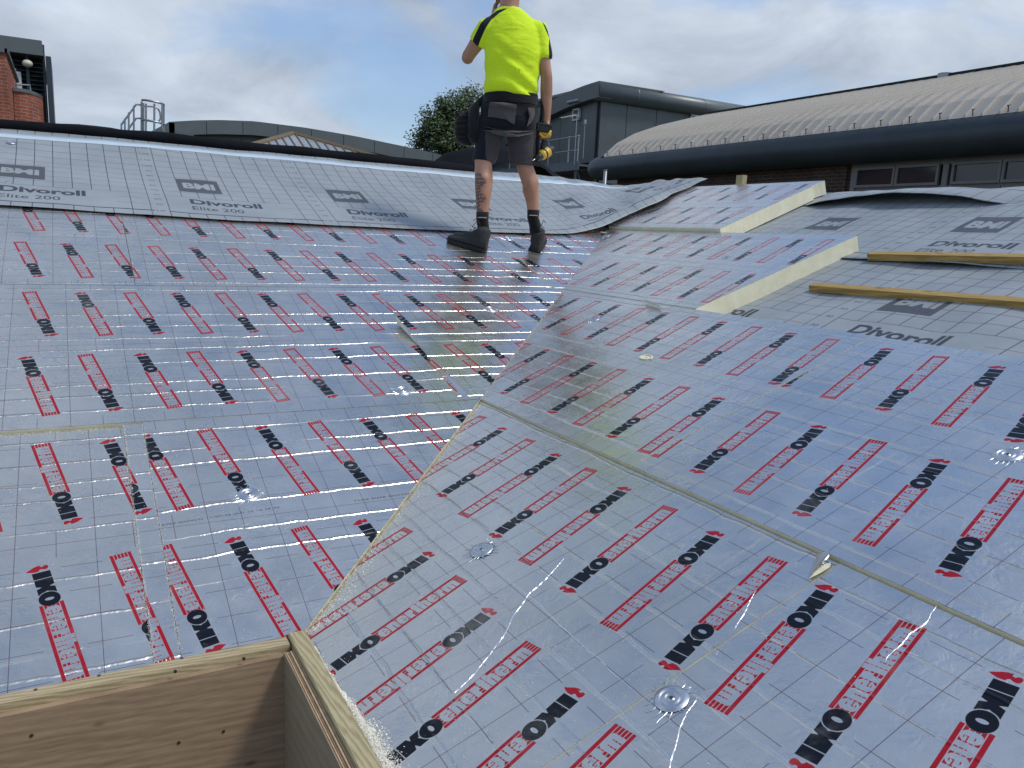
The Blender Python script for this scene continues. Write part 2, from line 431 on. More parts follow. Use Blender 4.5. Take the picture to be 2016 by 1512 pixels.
        fr = math_('SUBTRACT', c2, math_('MULTIPLY', math_('ADD', idx, .5), period))
        jv = N(n, 'ShaderNodeTexWhiteNoise', noise_dimensions='2D'); cj = N(n, 'ShaderNodeCombineXYZ'); l(idx, cj.inputs[0]); l(oi.outputs['Random'], cj.inputs[1]); l(cj.outputs[0], jv.inputs['Vector'])
        fr = math_('ADD', fr, math_('MULTIPLY', math_('SUBTRACT', jv.outputs['Value'], .5), period * .55))
        a = math_('ABSOLUTE', fr)
        rd = N(n, 'ShaderNodeMapRange', interpolation_type='SMOOTHSTEP', inp={'From Min': 0.0, 'From Max': width, 'To Min': 1.0, 'To Max': 0.0}); l(a, rd.inputs[0])
        cv2 = N(n, 'ShaderNodeCombineXYZ'); l(math_('MULTIPLY', other, kscale), cv2.inputs[0]); l(math_('MULTIPLY', idx, 7.31), cv2.inputs[1]); cv2.inputs[2].default_value = seed + 3
        kn = N(n, 'ShaderNodeTexNoise', inp={'Scale': 1.0, 'Detail': 2.0}); l(cv2.outputs[0], kn.inputs['Vector'])
        kk = N(n, 'ShaderNodeMapRange', interpolation_type='SMOOTHSTEP', inp={'From Min': keep, 'From Max': keep + .14, 'To Min': 0.0, 'To Max': 1.0}); l(kn.outputs[0], kk.inputs[0])
        return math_('MULTIPLY', rd.outputs[0], kk.outputs[0])
    c1 = crease(sep.outputs[1], sep.outputs[0], .118, .0070, .040, 3.6, 1.0, .33, .7)
    c2 = crease(sep.outputs[1], sep.outputs[0], .061, .004, .018, 6.0, 5.0, .52, 2.4)
    c3 = crease(sep.outputs[0], sep.outputs[1], .41, .005, .10, 2.2, 9.0, .54, 1.6)
    w1 = N(n, 'ShaderNodeTexNoise', inp={'Scale': 26.0, 'Detail': 5.0, 'Roughness': .55, 'Distortion': 1.2}); l(uvs.outputs[0], w1.inputs['Vector'])
    w2 = N(n, 'ShaderNodeTexNoise', inp={'Scale': 170.0, 'Detail': 2.0}); l(uvs.outputs[0], w2.inputs['Vector'])
    w3 = N(n, 'ShaderNodeTexNoise', inp={'Scale': 5.0, 'Detail': 3.0}); l(uvs.outputs[0], w3.inputs['Vector'])
    wm = N(n, 'ShaderNodeTexNoise', inp={'Scale': 3.1, 'Detail': 2.0}); l(uvs.outputs[0], wm.inputs['Vector'])
    wmk = N(n, 'ShaderNodeMapRange', inp={'From Min': .4, 'From Max': .68, 'To Min': .15, 'To Max': 2.0}); l(wm.outputs[0], wmk.inputs[0])
    right = N(n, 'ShaderNodeMapRange', inp={'From Min': 20.0, 'From Max': 21.0, 'To Min': .0027, 'To Max': .0025}); l(sep.outputs[0], right.inputs[0])
    hgt = math_('MULTIPLY', c1, right.outputs[0])
    hgt = math_('ADD', hgt, math_('MULTIPLY', c2, .00015))
    hgt = math_('ADD', hgt, math_('MULTIPLY', c3, .0007))
    hgt = math_('ADD', hgt, math_('MULTIPLY', math_('MULTIPLY', w1.outputs[0], wmk.outputs[0]), .0018))
    hgt = math_('ADD', hgt, math_('MULTIPLY', w2.outputs[0], .00014))
    hgt = math_('ADD', hgt, math_('MULTIPLY', w3.outputs[0], .0030))
    bp = N(n, 'ShaderNodeBump', inp={'Strength': 1.0, 'Distance': 1.0}); l(hgt, bp.inputs['Height']); l(bp.outputs[0], b.inputs['Normal'])
    return m
def membrane_material():
    m, n, b = newmat('printed_breather_membrane'); l = n.links.new
    uvp = N(n, 'ShaderNodeUVMap', uv_map='print')
    im = N(n, 'ShaderNodeTexImage', image=IMG_MEM, interpolation='Cubic', extension='REPEAT'); l(uvp.outputs[0], im.inputs[0])
    sp = N(n, 'ShaderNodeSeparateColor'); l(im.outputs[0], sp.inputs[0])
    t = N(n, 'ShaderNodeTexCoord')
    ns = N(n, 'ShaderNodeTexNoise', inp={'Scale': 3.0, 'Detail': 7.0, 'Roughness': .6}); l(t.outputs['Object'], ns.inputs['Vector'])
    cr = N(n, 'ShaderNodeValToRGB'); cr.color_ramp.elements[0].color = (.255, .285, .30, 1); cr.color_ramp.elements[1].color = (.335, .365, .38, 1)
    cr.color_ramp.elements[0].position = .3; cr.color_ramp.elements[1].position = .72; l(ns.outputs[0], cr.inputs[0])
    prev = cr.outputs[0]
    for k, (c, f) in enumerate(((( .045, .048, .055), .95), ((.11, .12, .14), .8), ((.028, .032, .045), .95))):
        q = N(n, 'ShaderNodeMix', data_type='RGBA', inp={7: (*c, 1)}); fm = N(n, 'ShaderNodeMath', operation='MULTIPLY', inp={1: f})
        l(sp.outputs[k], fm.inputs[0]); l(fm.outputs[0], q.inputs[0]); l(prev, q.inputs[6]); prev = q.outputs[2]
    l(prev, b.inputs['Base Color']); b.inputs['Roughness'].default_value = .5; b.inputs['Specular IOR Level'].default_value = .45
    w1 = N(n, 'ShaderNodeTexNoise', inp={'Scale': 420.0, 'Detail': 2.0}); l(t.outputs['Object'], w1.inputs['Vector'])
    w2 = N(n, 'ShaderNodeTexNoise', inp={'Scale': 9.0, 'Detail': 5.0, 'Distortion': .6}); l(t.outputs['Object'], w2.inputs['Vector'])
    a = N(n, 'ShaderNodeMath', operation='MULTIPLY', inp={1: .00012}); l(w1.outputs[0], a.inputs[0])
    a2 = N(n, 'ShaderNodeMath', operation='MULTIPLY_ADD', inp={1: .004}); l(w2.outputs[0], a2.inputs[0]); l(a.outputs[0], a2.inputs[2])
    bp = N(n, 'ShaderNodeBump', inp={'Strength': 1.0, 'Distance': 1.0}); l(a2.outputs[0], bp.inputs['Height']); l(bp.outputs[0], b.inputs['Normal'])
    return m
def foam_material():
    m, n, b = newmat('cut_foam'); l = n.links.new
    t = N(n, 'ShaderNodeTexCoord'); g = N(n, 'ShaderNodeTexNoise', inp={'Scale': 14.0, 'Detail': 8.0, 'Roughness': .65}); l(t.outputs['Object'], g.inputs['Vector'])
    cr = N(n, 'ShaderNodeValToRGB'); cr.color_ramp.elements[0].color = (.76, .71, .48, 1); cr.color_ramp.elements[1].color = (.88, .84, .65, 1)
    cr.color_ramp.elements[0].position = .3; cr.color_ramp.elements[1].position = .7; l(g.outputs[0], cr.inputs[0]); l(cr.outputs[0], b.inputs['Base Color'])
    b.inputs['Roughness'].default_value = .95; b.inputs['Specular IOR Level'].default_value = .15
    # saw arcs
    wv = N(n, 'ShaderNodeTexWave', wave_type='RINGS', rings_direction='SPHERICAL', inp={'Scale': 9.0, 'Distortion': 1.5, 'Detail': 2.0, 'Detail Scale': 2.0}); l(t.outputs['Object'], wv.inputs['Vector'])
    g2 = N(n, 'ShaderNodeTexNoise', inp={'Scale': 260.0, 'Detail': 3.0}); l(t.outputs['Object'], g2.inputs['Vector'])
    a = N(n, 'ShaderNodeMath', operation='MULTIPLY', inp={1: .0012}); l(wv.outputs['Fac'], a.inputs[0])
    a2 = N(n, 'ShaderNodeMath', operation='MULTIPLY_ADD', inp={1: .0012}); l(g2.outputs[0], a2.inputs[0]); l(a.outputs[0], a2.inputs[2])
    bp = N(n, 'ShaderNodeBump', inp={'Strength': .8, 'Distance': 1.0}); l(a2.outputs[0], bp.inputs['Height']); l(bp.outputs[0], b.inputs['Normal'])
    return m
def wood_material(name, c1, c2, axis=(1, 9, 9), scale=5.0, rough=.7, knots=True, gmix=.55):
    """stretch: small scale along the grain"""
    m, n, b = newmat(name); l = n.links.new
    t = N(n, 'ShaderNodeTexCoord'); mp2 = N(n, 'ShaderNodeMapping', inp={'Scale': axis}); l(t.outputs['Object'], mp2.inputs[0])
    wv = N(n, 'ShaderNodeTexWave', wave_type='BANDS', bands_direction='DIAGONAL', inp={'Scale': scale, 'Distortion': 7.0, 'Detail': 4.0, 'Detail Scale': 1.2, 'Detail Roughness': .6}); l(mp2.outputs[0], wv.inputs['Vector'])
    g = N(n, 'ShaderNodeTexNoise', inp={'Scale': 6.0, 'Detail': 9.0, 'Roughness': .7}); l(mp2.outputs[0], g.inputs['Vector'])
    mxx = N(n, 'ShaderNodeMix', data_type='FLOAT', inp={0: gmix}); l(wv.outputs['Fac'], mxx.inputs[2]); l(g.outputs[0], mxx.inputs[3])
    cr = N(n, 'ShaderNodeValToRGB'); cr.color_ramp.elements[0].color = (*c1, 1); cr.color_ramp.elements[1].color = (*c2, 1)
    cr.color_ramp.elements[0].position = .25; cr.color_ramp.elements[1].position = .75; l(mxx.outputs[0], cr.inputs[0])
    prev = cr.outputs[0]
    if knots:
        vo = N(n, 'ShaderNodeTexVoronoi', inp={'Scale': 3.2}); m3 = N(n, 'ShaderNodeMapping', inp={'Scale': tuple(min(q, 2.4) for q in axis)}); l(t.outputs['Object'], m3.inputs[0]); l(m3.outputs[0], vo.inputs['Vector'])
        kr = N(n, 'ShaderNodeMapRange', interpolation_type='SMOOTHSTEP', inp={'From Min': .03, 'From Max': .10, 'To Min': .75, 'To Max': 0.0}); l(vo.outputs['Distance'], kr.inputs[0])
        q = N(n, 'ShaderNodeMix', data_type='RGBA', inp={7: (*[v * .45 for v in c1], 1)}); l(kr.outputs[0], q.inputs[0]); l(prev, q.inputs[6]); prev = q.outputs[2]
    l(prev, b.inputs['Base Color']); b.inputs['Roughness'].default_value = rough
    bp = N(n, 'ShaderNodeBump', inp={'Strength': .4, 'Distance': .0015}); l(mxx.outputs[0], bp.inputs['Height']); l(bp.outputs[0], b.inputs['Normal'])
    return m
def brick_material(name, c1, c2, mortar, axes='YZ', scale=1.0):
    m, n, b = newmat(name); l = n.links.new
    t = N(n, 'ShaderNodeTexCoord'); s_ = N(n, 'ShaderNodeSeparateXYZ'); l(t.outputs['Object'], s_.inputs[0]); c = N(n, 'ShaderNodeCombineXYZ')
    l(s_.outputs['XYZ'.index(axes[0])], c.inputs[0]); l(s_.outputs['XYZ'.index(axes[1])], c.inputs[1])
    br = N(n, 'ShaderNodeTexBrick', inp={'Color1': (*c1, 1), 'Color2': (*c2, 1), 'Mortar': (*mortar, 1), 'Scale': scale, 'Mortar Size': .010, 'Brick Width': .225, 'Row Height': .075, 'Bias': 0.0}); l(c.outputs[0], br.inputs['Vector'])
    g = N(n, 'ShaderNodeTexNoise', inp={'Scale': 3.0, 'Detail': 6.0}); l(t.outputs['Object'], g.inputs['Vector'])
    r = N(n, 'ShaderNodeMapRange', inp={'From Min': .3, 'From Max': .7, 'To Min': .75, 'To Max': 1.2}); l(g.outputs[0], r.inputs[0])
    x = N(n, 'ShaderNodeVectorMath', operation='SCALE'); l(br.outputs[0], x.inputs[0]); l(r.outputs[0], x.inputs['Scale']); l(x.outputs[0], b.inputs['Base Color'])
    b.inputs['Roughness'].default_value = .9
    bp = N(n, 'ShaderNodeBump', invert=True, inp={'Strength': .6, 'Distance': .008}); l(br.outputs['Fac'], bp.inputs['Height']); l(bp.outputs[0], b.inputs['Normal'])
    return m

FOIL = foil_material(); MEMB = membrane_material(); FOAM = foam_material()
FOILPLAIN = simple('silver_foil_back', (.62, .64, .67), .35, .85, .12, 12, .002, 40)
STEEL = simple('zinc_steel', (.62, .64, .66), .3, .95, .1, 30, .0006, 90)
BLACKSHEET = simple('black_felt', (.006, .007, .010), .8, 0, .45, 5, .006, 60, .12)
TAPE = simple('pale_blue_tape', (.52, .62, .70), .35, 0, .06, 6, .001, 30)
PINE = wood_material('treated_pine', (.30, .25, .125), (.47, .40, .235), (9, 1.0, 9), 5)
PINEX = wood_material('treated_pine_long', (.30, .235, .12), (.50, .40, .24), (1.0, 9, 9), 5)
BATTEN = wood_material('yellow_batten', (.30, .185, .045), (.48, .32, .10), (9, .8, 9), 4)
PLY = wood_material('plywood_face', (.22, .145, .085), (.41, .285, .17), (1.3, 1, 11), 2.6, .75, True, .82)
PLYY = wood_material('plywood_face_side', (.26, .20, .125), (.39, .315, .21), (1, .9, 8), 2.0, .75, True, .85)
PLYD = simple('plywood_glue_line', (.13, .065, .035), .9, 0, .3, 40)
PLYL = simple('plywood_pale_ply', (.50, .36, .21), .9, 0, .25, 40)
DUST = simple('foam_dust', (.86, .83, .72), .95, 0, .06, 20)

# ------------------------------------------------------------------ ground far below
g = MB(); g.add([(-400, -400, -5.2), (400, -400, -5.2), (400, 600, -5.2), (-400, 600, -5.2)], [(0, 1, 2, 3)])
structure(g.build('ground', simple('grass_and_paving', (.07, .085, .045), .95, 0, .4, .4, .02, 4)))

# ------------------------------------------------------------------ roof deck under everything
HD = -.106                                  # deck surface under 100 mm boards
DECK = simple('plywood_deck', (.30, .24, .16), .85, 0, .2, 6, .002, 60)
d = MB()
T_ = .02
HX0, HX1, HY0, HY1 = -1.15, .455, -.95, .455         # hatch opening
def slabA(x0, x1, y0, y1):
    # pieces of plane A (y > x side) or plane B (x > y side) as slabs over plan rectangles
    zA = lambda x, y: TP * y + HD / CP
    P = [(x0, y0), (x1, y0), (x1, y1), (x0, y1)]
    d.hexa([(x, y, zA(x, y) - T_) for x, y in P] + [(x, y, zA(x, y)) for x, y in P])
zA = lambda x, y: TP * y + HD / CP
zB = lambda x, y: TP * x + HD / CP
def slab(P, zf):
    n_ = len(P)
    d.add([(x, y, zf(x, y) - T_) for x, y in P] + [(x, y, zf(x, y)) for x, y in P],
          [tuple(range(n_))[::-1], tuple(range(n_, 2 * n_))] + [(i, (i + 1) % n_, n_ + (i + 1) % n_, n_ + i) for i in range(n_)])
RY, RX = 5.33, 5.02                          # ridge positions
slab([(-4, .5), (.5, .5), (RX, RX), (RX, RY), (-4, RY)], zA)
slab([(.5, .5), (.5, -4.5), (RX, -4.5), (RX, RX)], zB)
slab([(-4, -4.5), (.5, -4.5), (.5, -1.0), (-4, -1.0)], lambda x, y: HD / CP - .05)
slab([(-4, -1.0), (-1.2, -1.0), (-1.2, .5), (-4, .5)], lambda x, y: HD / CP - .05)
# far slopes and outer walls
d.add([(-4, RY, zA(0, RY) - .01), (RX, RY, zA(0, RY) - .01), (RX + 3, RY + 3, .4), (-4, RY + 3, .4)], [(0, 1, 2, 3)])
d.add([(RX, RY, zB(RX, 0) - .01), (RX, -4.5, zB(RX, 0) - .01), (RX + 3, -4.5, .4), (RX + 3, RY + 3, .4)], [(0, 1, 2, 3)])
structure(d.build('roof_deck', DECK))

# ------------------------------------------------------------------ insulation boards
def clip(poly, a, b_, c):                   # keep a*x+b*y+c>=0
    o = []
    for i in range(len(poly)):
        p, q = poly[i], poly[(i + 1) % len(poly)]
        dp, dq = a * p[0] + b_ * p[1] + c, a * q[0] + b_ * q[1] + c
        if dp >= 0: o.append(p)
        if (dp >= 0) != (dq >= 0):
            t = dp / (dp - dq); o.append((p[0] + t * (q[0] - p[0]), p[1] + t * (q[1] - p[1])))
    return o
def board(side, s0, s1, b0, b1, phase, label, h=0.0, poly=None, tbase=None, hr=0.0, thick=.1, grp='foil faced insulation boards on the roof', rag=.0012):
    """side A or B; s along the eaves, b up the slope; phase = s of print origin"""
    P_ = PA if side == 'A' else PB
    poly = poly or [(s0, b0), (s1, b0), (s1, b1), (s0, b1)]
    if side == 'A': poly = clip(poly, -1, CP, -.004)           # valley: x < b cos
    else: poly = clip(poly, 1, CP, .0)                          # -s < b cos
    c = (sum(p[0] for p in poly) / len(poly), sum(p[1] for p in poly) / len(poly))
    # densify edges with a slightly ragged knife cut
    r_ = random.Random(int(abs(s0 * 977 + b0 * 131)) + 3); E = []
    for i in range(len(poly)):
        p, q = poly[i], poly[(i + 1) % len(poly)]; ln = math.hypot(q[0] - p[0], q[1] - p[1]); k = max(1, int(ln / .05))
        nx, ny = -(q[1] - p[1]) / max(ln, 1e-6), (q[0] - p[0]) / max(ln, 1e-6)
        for j in range(k):
            t = j / k; e = (r_.uniform(0, rag) if j else 0)
            E.append((p[0] + t * (q[0] - p[0]) + nx * e, p[1] + t * (q[1] - p[1]) + ny * e))
    hh = lambda p: h + hr * (p[1] - b0)
    base = P_(c[0], c[1], h - thick)
    th = thing('insulation_board', label, 'insulation board', base, grp)
    n_ = len(E)
    bot = [P_(p[0], p[1], hh(p) - thick) for p in E]; mid = [P_(p[0], p[1], hh(p) - .0012) for p in E]
    mesh('foam_core', bot + mid, [tuple(range(n_))[::-1], tuple(range(n_, 2 * n_))] + [(i, (i + 1) % n_, n_ + (i + 1) % n_, n_ + i) for i in range(n_)], FOAM, th)
    tb = b0 if tbase is None else tbase
    top = [P_(p[0], p[1], hh(p)) for p in E]; m2 = [P_(p[0], p[1], hh(p) - .001) for p in E]
    uvP = [((p[0] - phase) / .4, (p[1] - tb) / 1.2) for p in E] * 2; uvS = [(p[0] + (37.3 if side == 'B' else 0), p[1]) for p in E] * 2
    mesh('foil_facing', m2 + top, [tuple(range(n_))[::-1], tuple(range(n_, 2 * n_))] + [(i, (i + 1) % n_, n_ + (i + 1) % n_, n_ + i) for i in range(n_)], FOIL, th, uvs={'print': uvP, 'plane': uvS})
    return th
b1_, b2_, b3_, b4_, b5_ = .444, 1.644, 2.844, 4.044, 5.244
BOXB = .502 / CP                                             # boards start at the box rails
gp = .0015
AC1 = board('A', -2.3, .128, BOXB, b2_ - .011, -.18, 'silver printed insulation board at the bottom left, left of the cut infill strip', h=-.005, hr=-.005, tbase=b1_)
board('A', .1285, .1912, BOXB, b2_ - .004, .009, 'narrow infill strip of silver insulation board running up from the plywood box', h=-.003, tbase=b1_)
AC2 = board('A', .192, 2.5, BOXB, b2_ - gp, .33, 'silver printed insulation board behind the corner of the plywood box, cut to the valley', tbase=b1_)
board('A', -.95, 1.448, b2_ + gp, b3_ - gp, -.232, 'wide silver insulation board in the middle course at the left, up to the peeled strip')
board('A', 1.4495, 4.0, b2_ + gp, b3_ - gp, 2.146, 'silver insulation board right of the peeled strip, ending at the valley below the worker', h=.0006)
board('A', -3.3, -.953, b2_ + gp, b3_ - gp, -.232, 'silver insulation board of the middle course beyond the left edge of view')
board('A', -2.2, .258, b3_ + gp, b4_, -.081, 'silver insulation board at the far left, tucked under the grey membrane')
board('A', .260, 2.612, b3_ + gp, b4_, .122, 'silver insulation board under the edge of the membrane, left of the boots')
board('A', 2.622, 5.2, b3_ + gp, b4_, 2.604, 'silver insulation board under the worker\'s right boot, narrowing into the valley')
board('A', -2.2, 1.3, b4_ + gp, b5_, -.081, 'insulation board covered by the grey membrane on the left slope', h=-.006)
board('A', 1.303, 5.2, b4_ + gp, b5_, 2.604, 'insulation board covered by the grey membrane behind the worker', h=-.006)
BC1 = board('B', -2.4, .336, BOXB, b2_ - .006, -.239, 'large silver insulation board right of the valley, beside the plywood box', h=-.008, tbase=b1_)
BC2 = board('B', .339, 2.9, BOXB, b2_ - .006, .1205, 'silver insulation board at the bottom right corner with a large washer on its edge', h=-.007, tbase=b1_)
board('B', -2.9, -.472, b2_ + gp, b3_ - gp, -.649, 'silver insulation board in the middle of the right slope, ending at the thin yellow joint')
board('B', -.469, 1.93, b2_ + gp, b3_ - gp, .1953, 'silver insulation board at the right, above the long dark gap')
board('B', -4.2, -1.475, b3_ + .002, b4_ - .003, -1.642, 'silver insulation board with a thick cream cut end, next to the timber battens', h=.003)
board('B', -5.4, -2.60, b4_ + .004, b5_, -3.035, 'topmost silver insulation board with a broken cream corner', h=.026, tbase=b4_ + .01,
      poly=[(-5.4, b4_ + .004), (-2.545, b4_ + .004), (-2.665, b5_ - .16), (-2.70, b5_ - .12), (-2.685, b5_), (-5.4, b5_)])

# ------------------------------------------------------------------ grey breather membranes
def vnoise(x, y, z=0.0):
    from mathutils import noise
    return noise.noise(Vector((x, y, z)))
def sheet(name, label, cat, grid, ns, nt_, uvf, mat, thick=.0012, group=None, parent=None):
    """grid(i/ns, j/nt) -> point ; closed thin sheet"""
    V = []; UV = []
    for j in range(nt_ + 1):
        for i in range(ns + 1):
            p, uv = grid(i / ns, j / nt_); V.append(Vector(p)); UV.append(uv)
    n1 = len(V); V2 = [v - Vector((0, 0, thick)) for v in V]
    Fc = []; W = ns + 1
    for j in range(nt_):
        for i in range(ns):
            a = j * W + i; Fc.append((a, a + 1, a + W + 1, a + W)); Fc.append((n1 + a, n1 + a + W, n1 + a + W + 1, n1 + a + 1))
    rim = [i for i in range(W)] + [W * (j + 1) - 1 for j in range(1, nt_ + 1)] + [nt_ * W + i for i in range(ns - 1, -1, -1)] + [W * j for j in range(nt_ - 1, 0, -1)]
    for k in range(len(rim)):
        a, b_ = rim[k], rim[(k + 1) % len(rim)]; Fc.append((a, n1 + a, n1 + b_, b_))
    base = V[0].copy() if parent is None else None
    o = mesh(name, V + V2, Fc, mat, parent, base, True, uvs={'print': UV + UV})
    if label: tag(o, label, cat, group)
    return o
ss = lambda a, b_, x: (lambda t: t * t * (3 - 2 * t))(min(1, max(0, (x - a) / (b_ - a))))
YLOW = [(-3, 3.63), (-.3, 3.635), (.3, 3.605), (.9, 3.572), (2.3, 3.578), (3.0, 3.60), (3.35, 3.64), (3.78, 3.74), (4.03, 3.84), (4.31, 3.86), (4.76, 4.06), (5.13, 4.17), (5.4, 4.2)]
def lerp_tab(T, x):
    for (x0, y0), (x1, y1) in zip(T, T[1:]):
        if x <= x1: return y0 + (y1 - y0) * max(0, (x - x0)) / (x1 - x0)
    return T[-1][1]
def memA(i, j):
    x = -2.6 + i * (5.12 + 2.6)
    # blue tape runs across the top of this sheet
    yl = lerp_tab(YLOW, x); yh = 5.0 + .02 * math.sin(x * 1.7)
    if x > 4.9: yh -= (x - 4.9) * .5
    y = yl + (yh - yl) * j; t = (y - yl) / CP
    zA_, zB_ = TP * y, TP * x + .028 / CP
    k = .10; hh = max(k - abs(zA_ - zB_), 0) / k
    z = max(zA_, zB_) + hh * hh * k * .25
    h = .0085
    h += .045 * ss(.85, 1.5, t) * (1 - ss(3.3, 4.6, x) * .6)
    h += .010 * vnoise(x * 1.3, y * 2.1, 3) * ss(0, .2, t) + .0035 * vnoise(x * 5, y * 5, 9) * ss(0, .1, t)
    rr = ss(3.1, 4.2, x)                                      # rumpled end over the valley
    h += rr * (.022 * vnoise(x * 3.1, y * 5.5, 1) + .02 + .012 * vnoise(x * 9, y * 7, 4)) * ss(0, .12, t)
    h += rr * (1 - .75 * ss(4.3, 5.0, x)) * .055 * math.exp(-((t - .09) / .085) ** 2) * (1 + .5 * vnoise(x * 6, 2, 2))
    h += rr * .04 * math.exp(-((t - .42) / .09) ** 2) * max(0, vnoise(x * 2.3, 8, 2) + .3)
    lift = .006 + .006 * vnoise(x * 2.2, 0, 7)
    h += lift * (1 - ss(0, .05, t))
    off = .05 * rr * vnoise(x * 4, 3, 5)
    return (x, y + off * (1 - j), z + h), ((x - .424) / 1.0, t / 1.5)
sheet('breather_membrane', 'grey printed membrane along the top of the left slope, rumpled over the valley', 'membrane', memA, 260, 44, None, MEMB)
def memB(u0, u1, bl, bh, phase, base, h0, seed, lap=0, amp=.009):
    def f(i, j):
        u = u0 + i * (u1 - u0); b = bl(u) + (bh - bl(u)) * j
        h = h0 + amp * (.5 + vnoise(u * 2.6, b * 2.2, seed)) + amp * .45 * (.5 + vnoise(u * 5.3, b * 4.2, seed + 5)) + .003 * vnoise(u * 8, b * 8, seed)
        t = b - bl(u)
        h += lap * (1 - ss(0, .10, t)) * (.6 + .8 * vnoise(u * 3.1, 1, seed + 2))
        h = max(h, h0 + .0006)
        return PB(u, b, h), ((u - phase), (b - base) / 1.5)
    return f
sheet('breather_membrane', 'grey printed membrane lying under the long timber batten on the right slope', 'membrane', memB(-4.2, 2.2, lambda u: 2.5, 4.15, -1.0, 2.77, HD + .003, 11, amp=.017), 150, 40, None, MEMB)
sheet('breather_membrane', 'grey printed membrane lapped above the other, under the short timber batten', 'membrane', memB(-4.3, 2.2, lambda u: 3.905 + .02 * u * .3 + .012 * vnoise(u * 1.9, 4, 4), 5.26, -1.395, 3.91, HD + .0125, 17, lap=.016, amp=.013), 150, 36, None, MEMB)
def memC(i, j):
    u = -3.2 + i * 5.0
    bl = 4.95 + .02 * vnoise(u * 2, 0, 3); b = bl + (5.31 - bl) * j
    arch = .078 * max(0, math.sin(math.pi * min(1, max(0, (u + 2.62) / 1.42)))) ** .8
    h = HD + .024 + .012 * vnoise(u * 5, b * 5, 2) + arch * (1 - j * j)
    return PB(u, b, h), ((u + .2), (b - 5.1) / 1.5)
sheet('breather_membrane', 'loose upper edge of grey membrane arching up near the ridge, with a dark hollow beneath', 'membrane', memC, 120, 14, None, MEMB)
# blue-white tape along the top of the left membrane
def tapef(i, j):
    x = -2.6 + i * 7.4
    jj = .865 + j * .062
    (p, _) = memA((x + 2.6) / 7.72, jj)
    return (p[0], p[1], p[2] + .0025), (0, 0)
sheet('sealing_tape', 'pale blue sealing tape stuck along the top of the left membrane', 'tape', tapef, 200, 2, None, TAPE, .0008)
# black rolled felt on the ridge and the sheet mound behind the worker
mbk = MB(); pts = []; rr = []
RT = [(-330, 208, 229), (0, 235, 257), (150, 246, 267), (300, 259, 281), (450, 275, 297), (600, 290, 313), (750, 305, 330), (860, 317, 344), (930, 326, 352)]
RP = []
for (px, ya, yb_) in RT:
    a_, c_ = onY(px, ya, 4.985), onY(px, yb_, 4.985); RP.append((a_[0], (a_[2] + c_[2]) / 2, (a_[2] - c_[2]) / 2))
for i in range(90):
    x = RP[0][0] + (RP[-1][0] - RP[0][0]) * i / 89
    z_ = lerp_tab([(p[0], p[1]) for p in RP], x); r__ = lerp_tab([(p[0], p[2]) for p in RP], x)
    pts.append((x, 4.985 + .012 * vnoise(x * 1.1, 1, 1), z_ + .006 * vnoise(x * 2.1, 4, 1))); rr.append(r__ + .005 * vnoise(x * 4, 0, 6))
mbk.tube(pts, rr, 20)
o = mbk.build('felt_roll', BLACKSHEET, None, True, loc=pts[0]); tag(o, 'long black rolled felt lying along the ridge of the left slope', 'felt roll')
MT = [(onY(px, py, 5.45)[0], onY(px, py, 5.45)[2]) for px, py in ((-400, 205), (0, 238), (60, 238), (160, 242), (260, 256), (330, 270), (600, 300), (838, 330), (862, 318), (884, 302), (930, 289), (1000, 286), (1045, 297), (1072, 322), (1100, 345), (1300, 380), (1500, 410))]
def mound(i, j):
    x = -2.6 + i * 8.4
    y = 5.19 + j * .55
    zt_m = lerp_tab(MT, x)
    z = (zt_m - .25) + .25 * math.sin(math.pi * min(1, .10 + j * .62)) + .012 * vnoise(x * 5, y * 5, 3) * ss(1, 3, x) + .01 * vnoise(x * 12, y * 9, 3)
    return (x, y, z), (0, 0)
sheet('felt_sheet', 'loose black felt sheet heaped over the ridge behind the worker', 'felt sheet', mound, 150, 16, None, BLACKSHEET)

# ------------------------------------------------------------------ timber hatch upstand (bottom left)
ZR = .179
box = thing('hatch_upstand', 'plywood lined timber upstand of the roof hatch at the bottom left', 'hatch upstand', (-.2, 0, -.9))
def bevbox(name, c, size, m, parent, bev=.002):
    q = MB(); q.box(c, size); o = q.build(name, m, parent)
    bm = bmesh.new(); bm.from_mesh(o.data); bmesh.ops.bevel(bm, geom=bm.edges, offset=bev, segments=2, affect='EDGES'); bm.to_mesh(o.data); bm.free()
    return o
RW = .046
bevbox('top_rail', (( HX0 + .452) / 2 - .0, .502 - RW / 2, ZR - .024), (.452 - HX0 + .004, RW, .048), PINEX, box)['label'] = 'far pale timber rail'
bevbox('top_rail', (.503 - RW / 2, -.28, ZR - .020), (RW, 1.56, .060), PINE, box)['label'] = 'right timber rail with visible rings'
# plywood linings: inner faces look into the hatch
def plyz(name, x0, x1, y0, y1, zt, zb, m, lab=None):
    q = MB(); q.box(((x0 + x1) / 2, (y0 + y1) / 2, (zt + zb) / 2), (x1 - x0, y1 - y0, zt - zb)); o = q.build(name, m, box)
    if lab: o['label'] = lab
    return o
plyz('plywood_panel', HX0, .432, .437, .4545, ZR - .020, -1.0, PLY, 'far plywood lining')
for k, (xa, m_) in enumerate(((.432, PLYY), (.4350, PLYD), (.4374, PLYL), (.4404, PLYD), (.4428, PLYL))):
    xb = (.4350, .4374, .4404, .4428, .4458)[k]
    plyz('plywood_ply', xa, xb - .0002, -1.0, .4365 if k else .4365, ZR - .0085 - k * .0004, -1.0, m_)
for k, (xa, m_) in enumerate(((.4463, PLYL), (.4500, PLYD), (.4520, PLYL))):
    xb = (.4500, .4520, .4562)[k]
    plyz('plywood_ply', xa, xb - .0002, -1.0, .43, ZR - .0045, -1.0, m_)
q = MB(); q.box((-.2, .478, -.43), (1.3, .04, 1.15)); q.box((.48, -.25, -.43), (.04, 1.4, 1.15)); q.build('frame_stud', PINE, box)
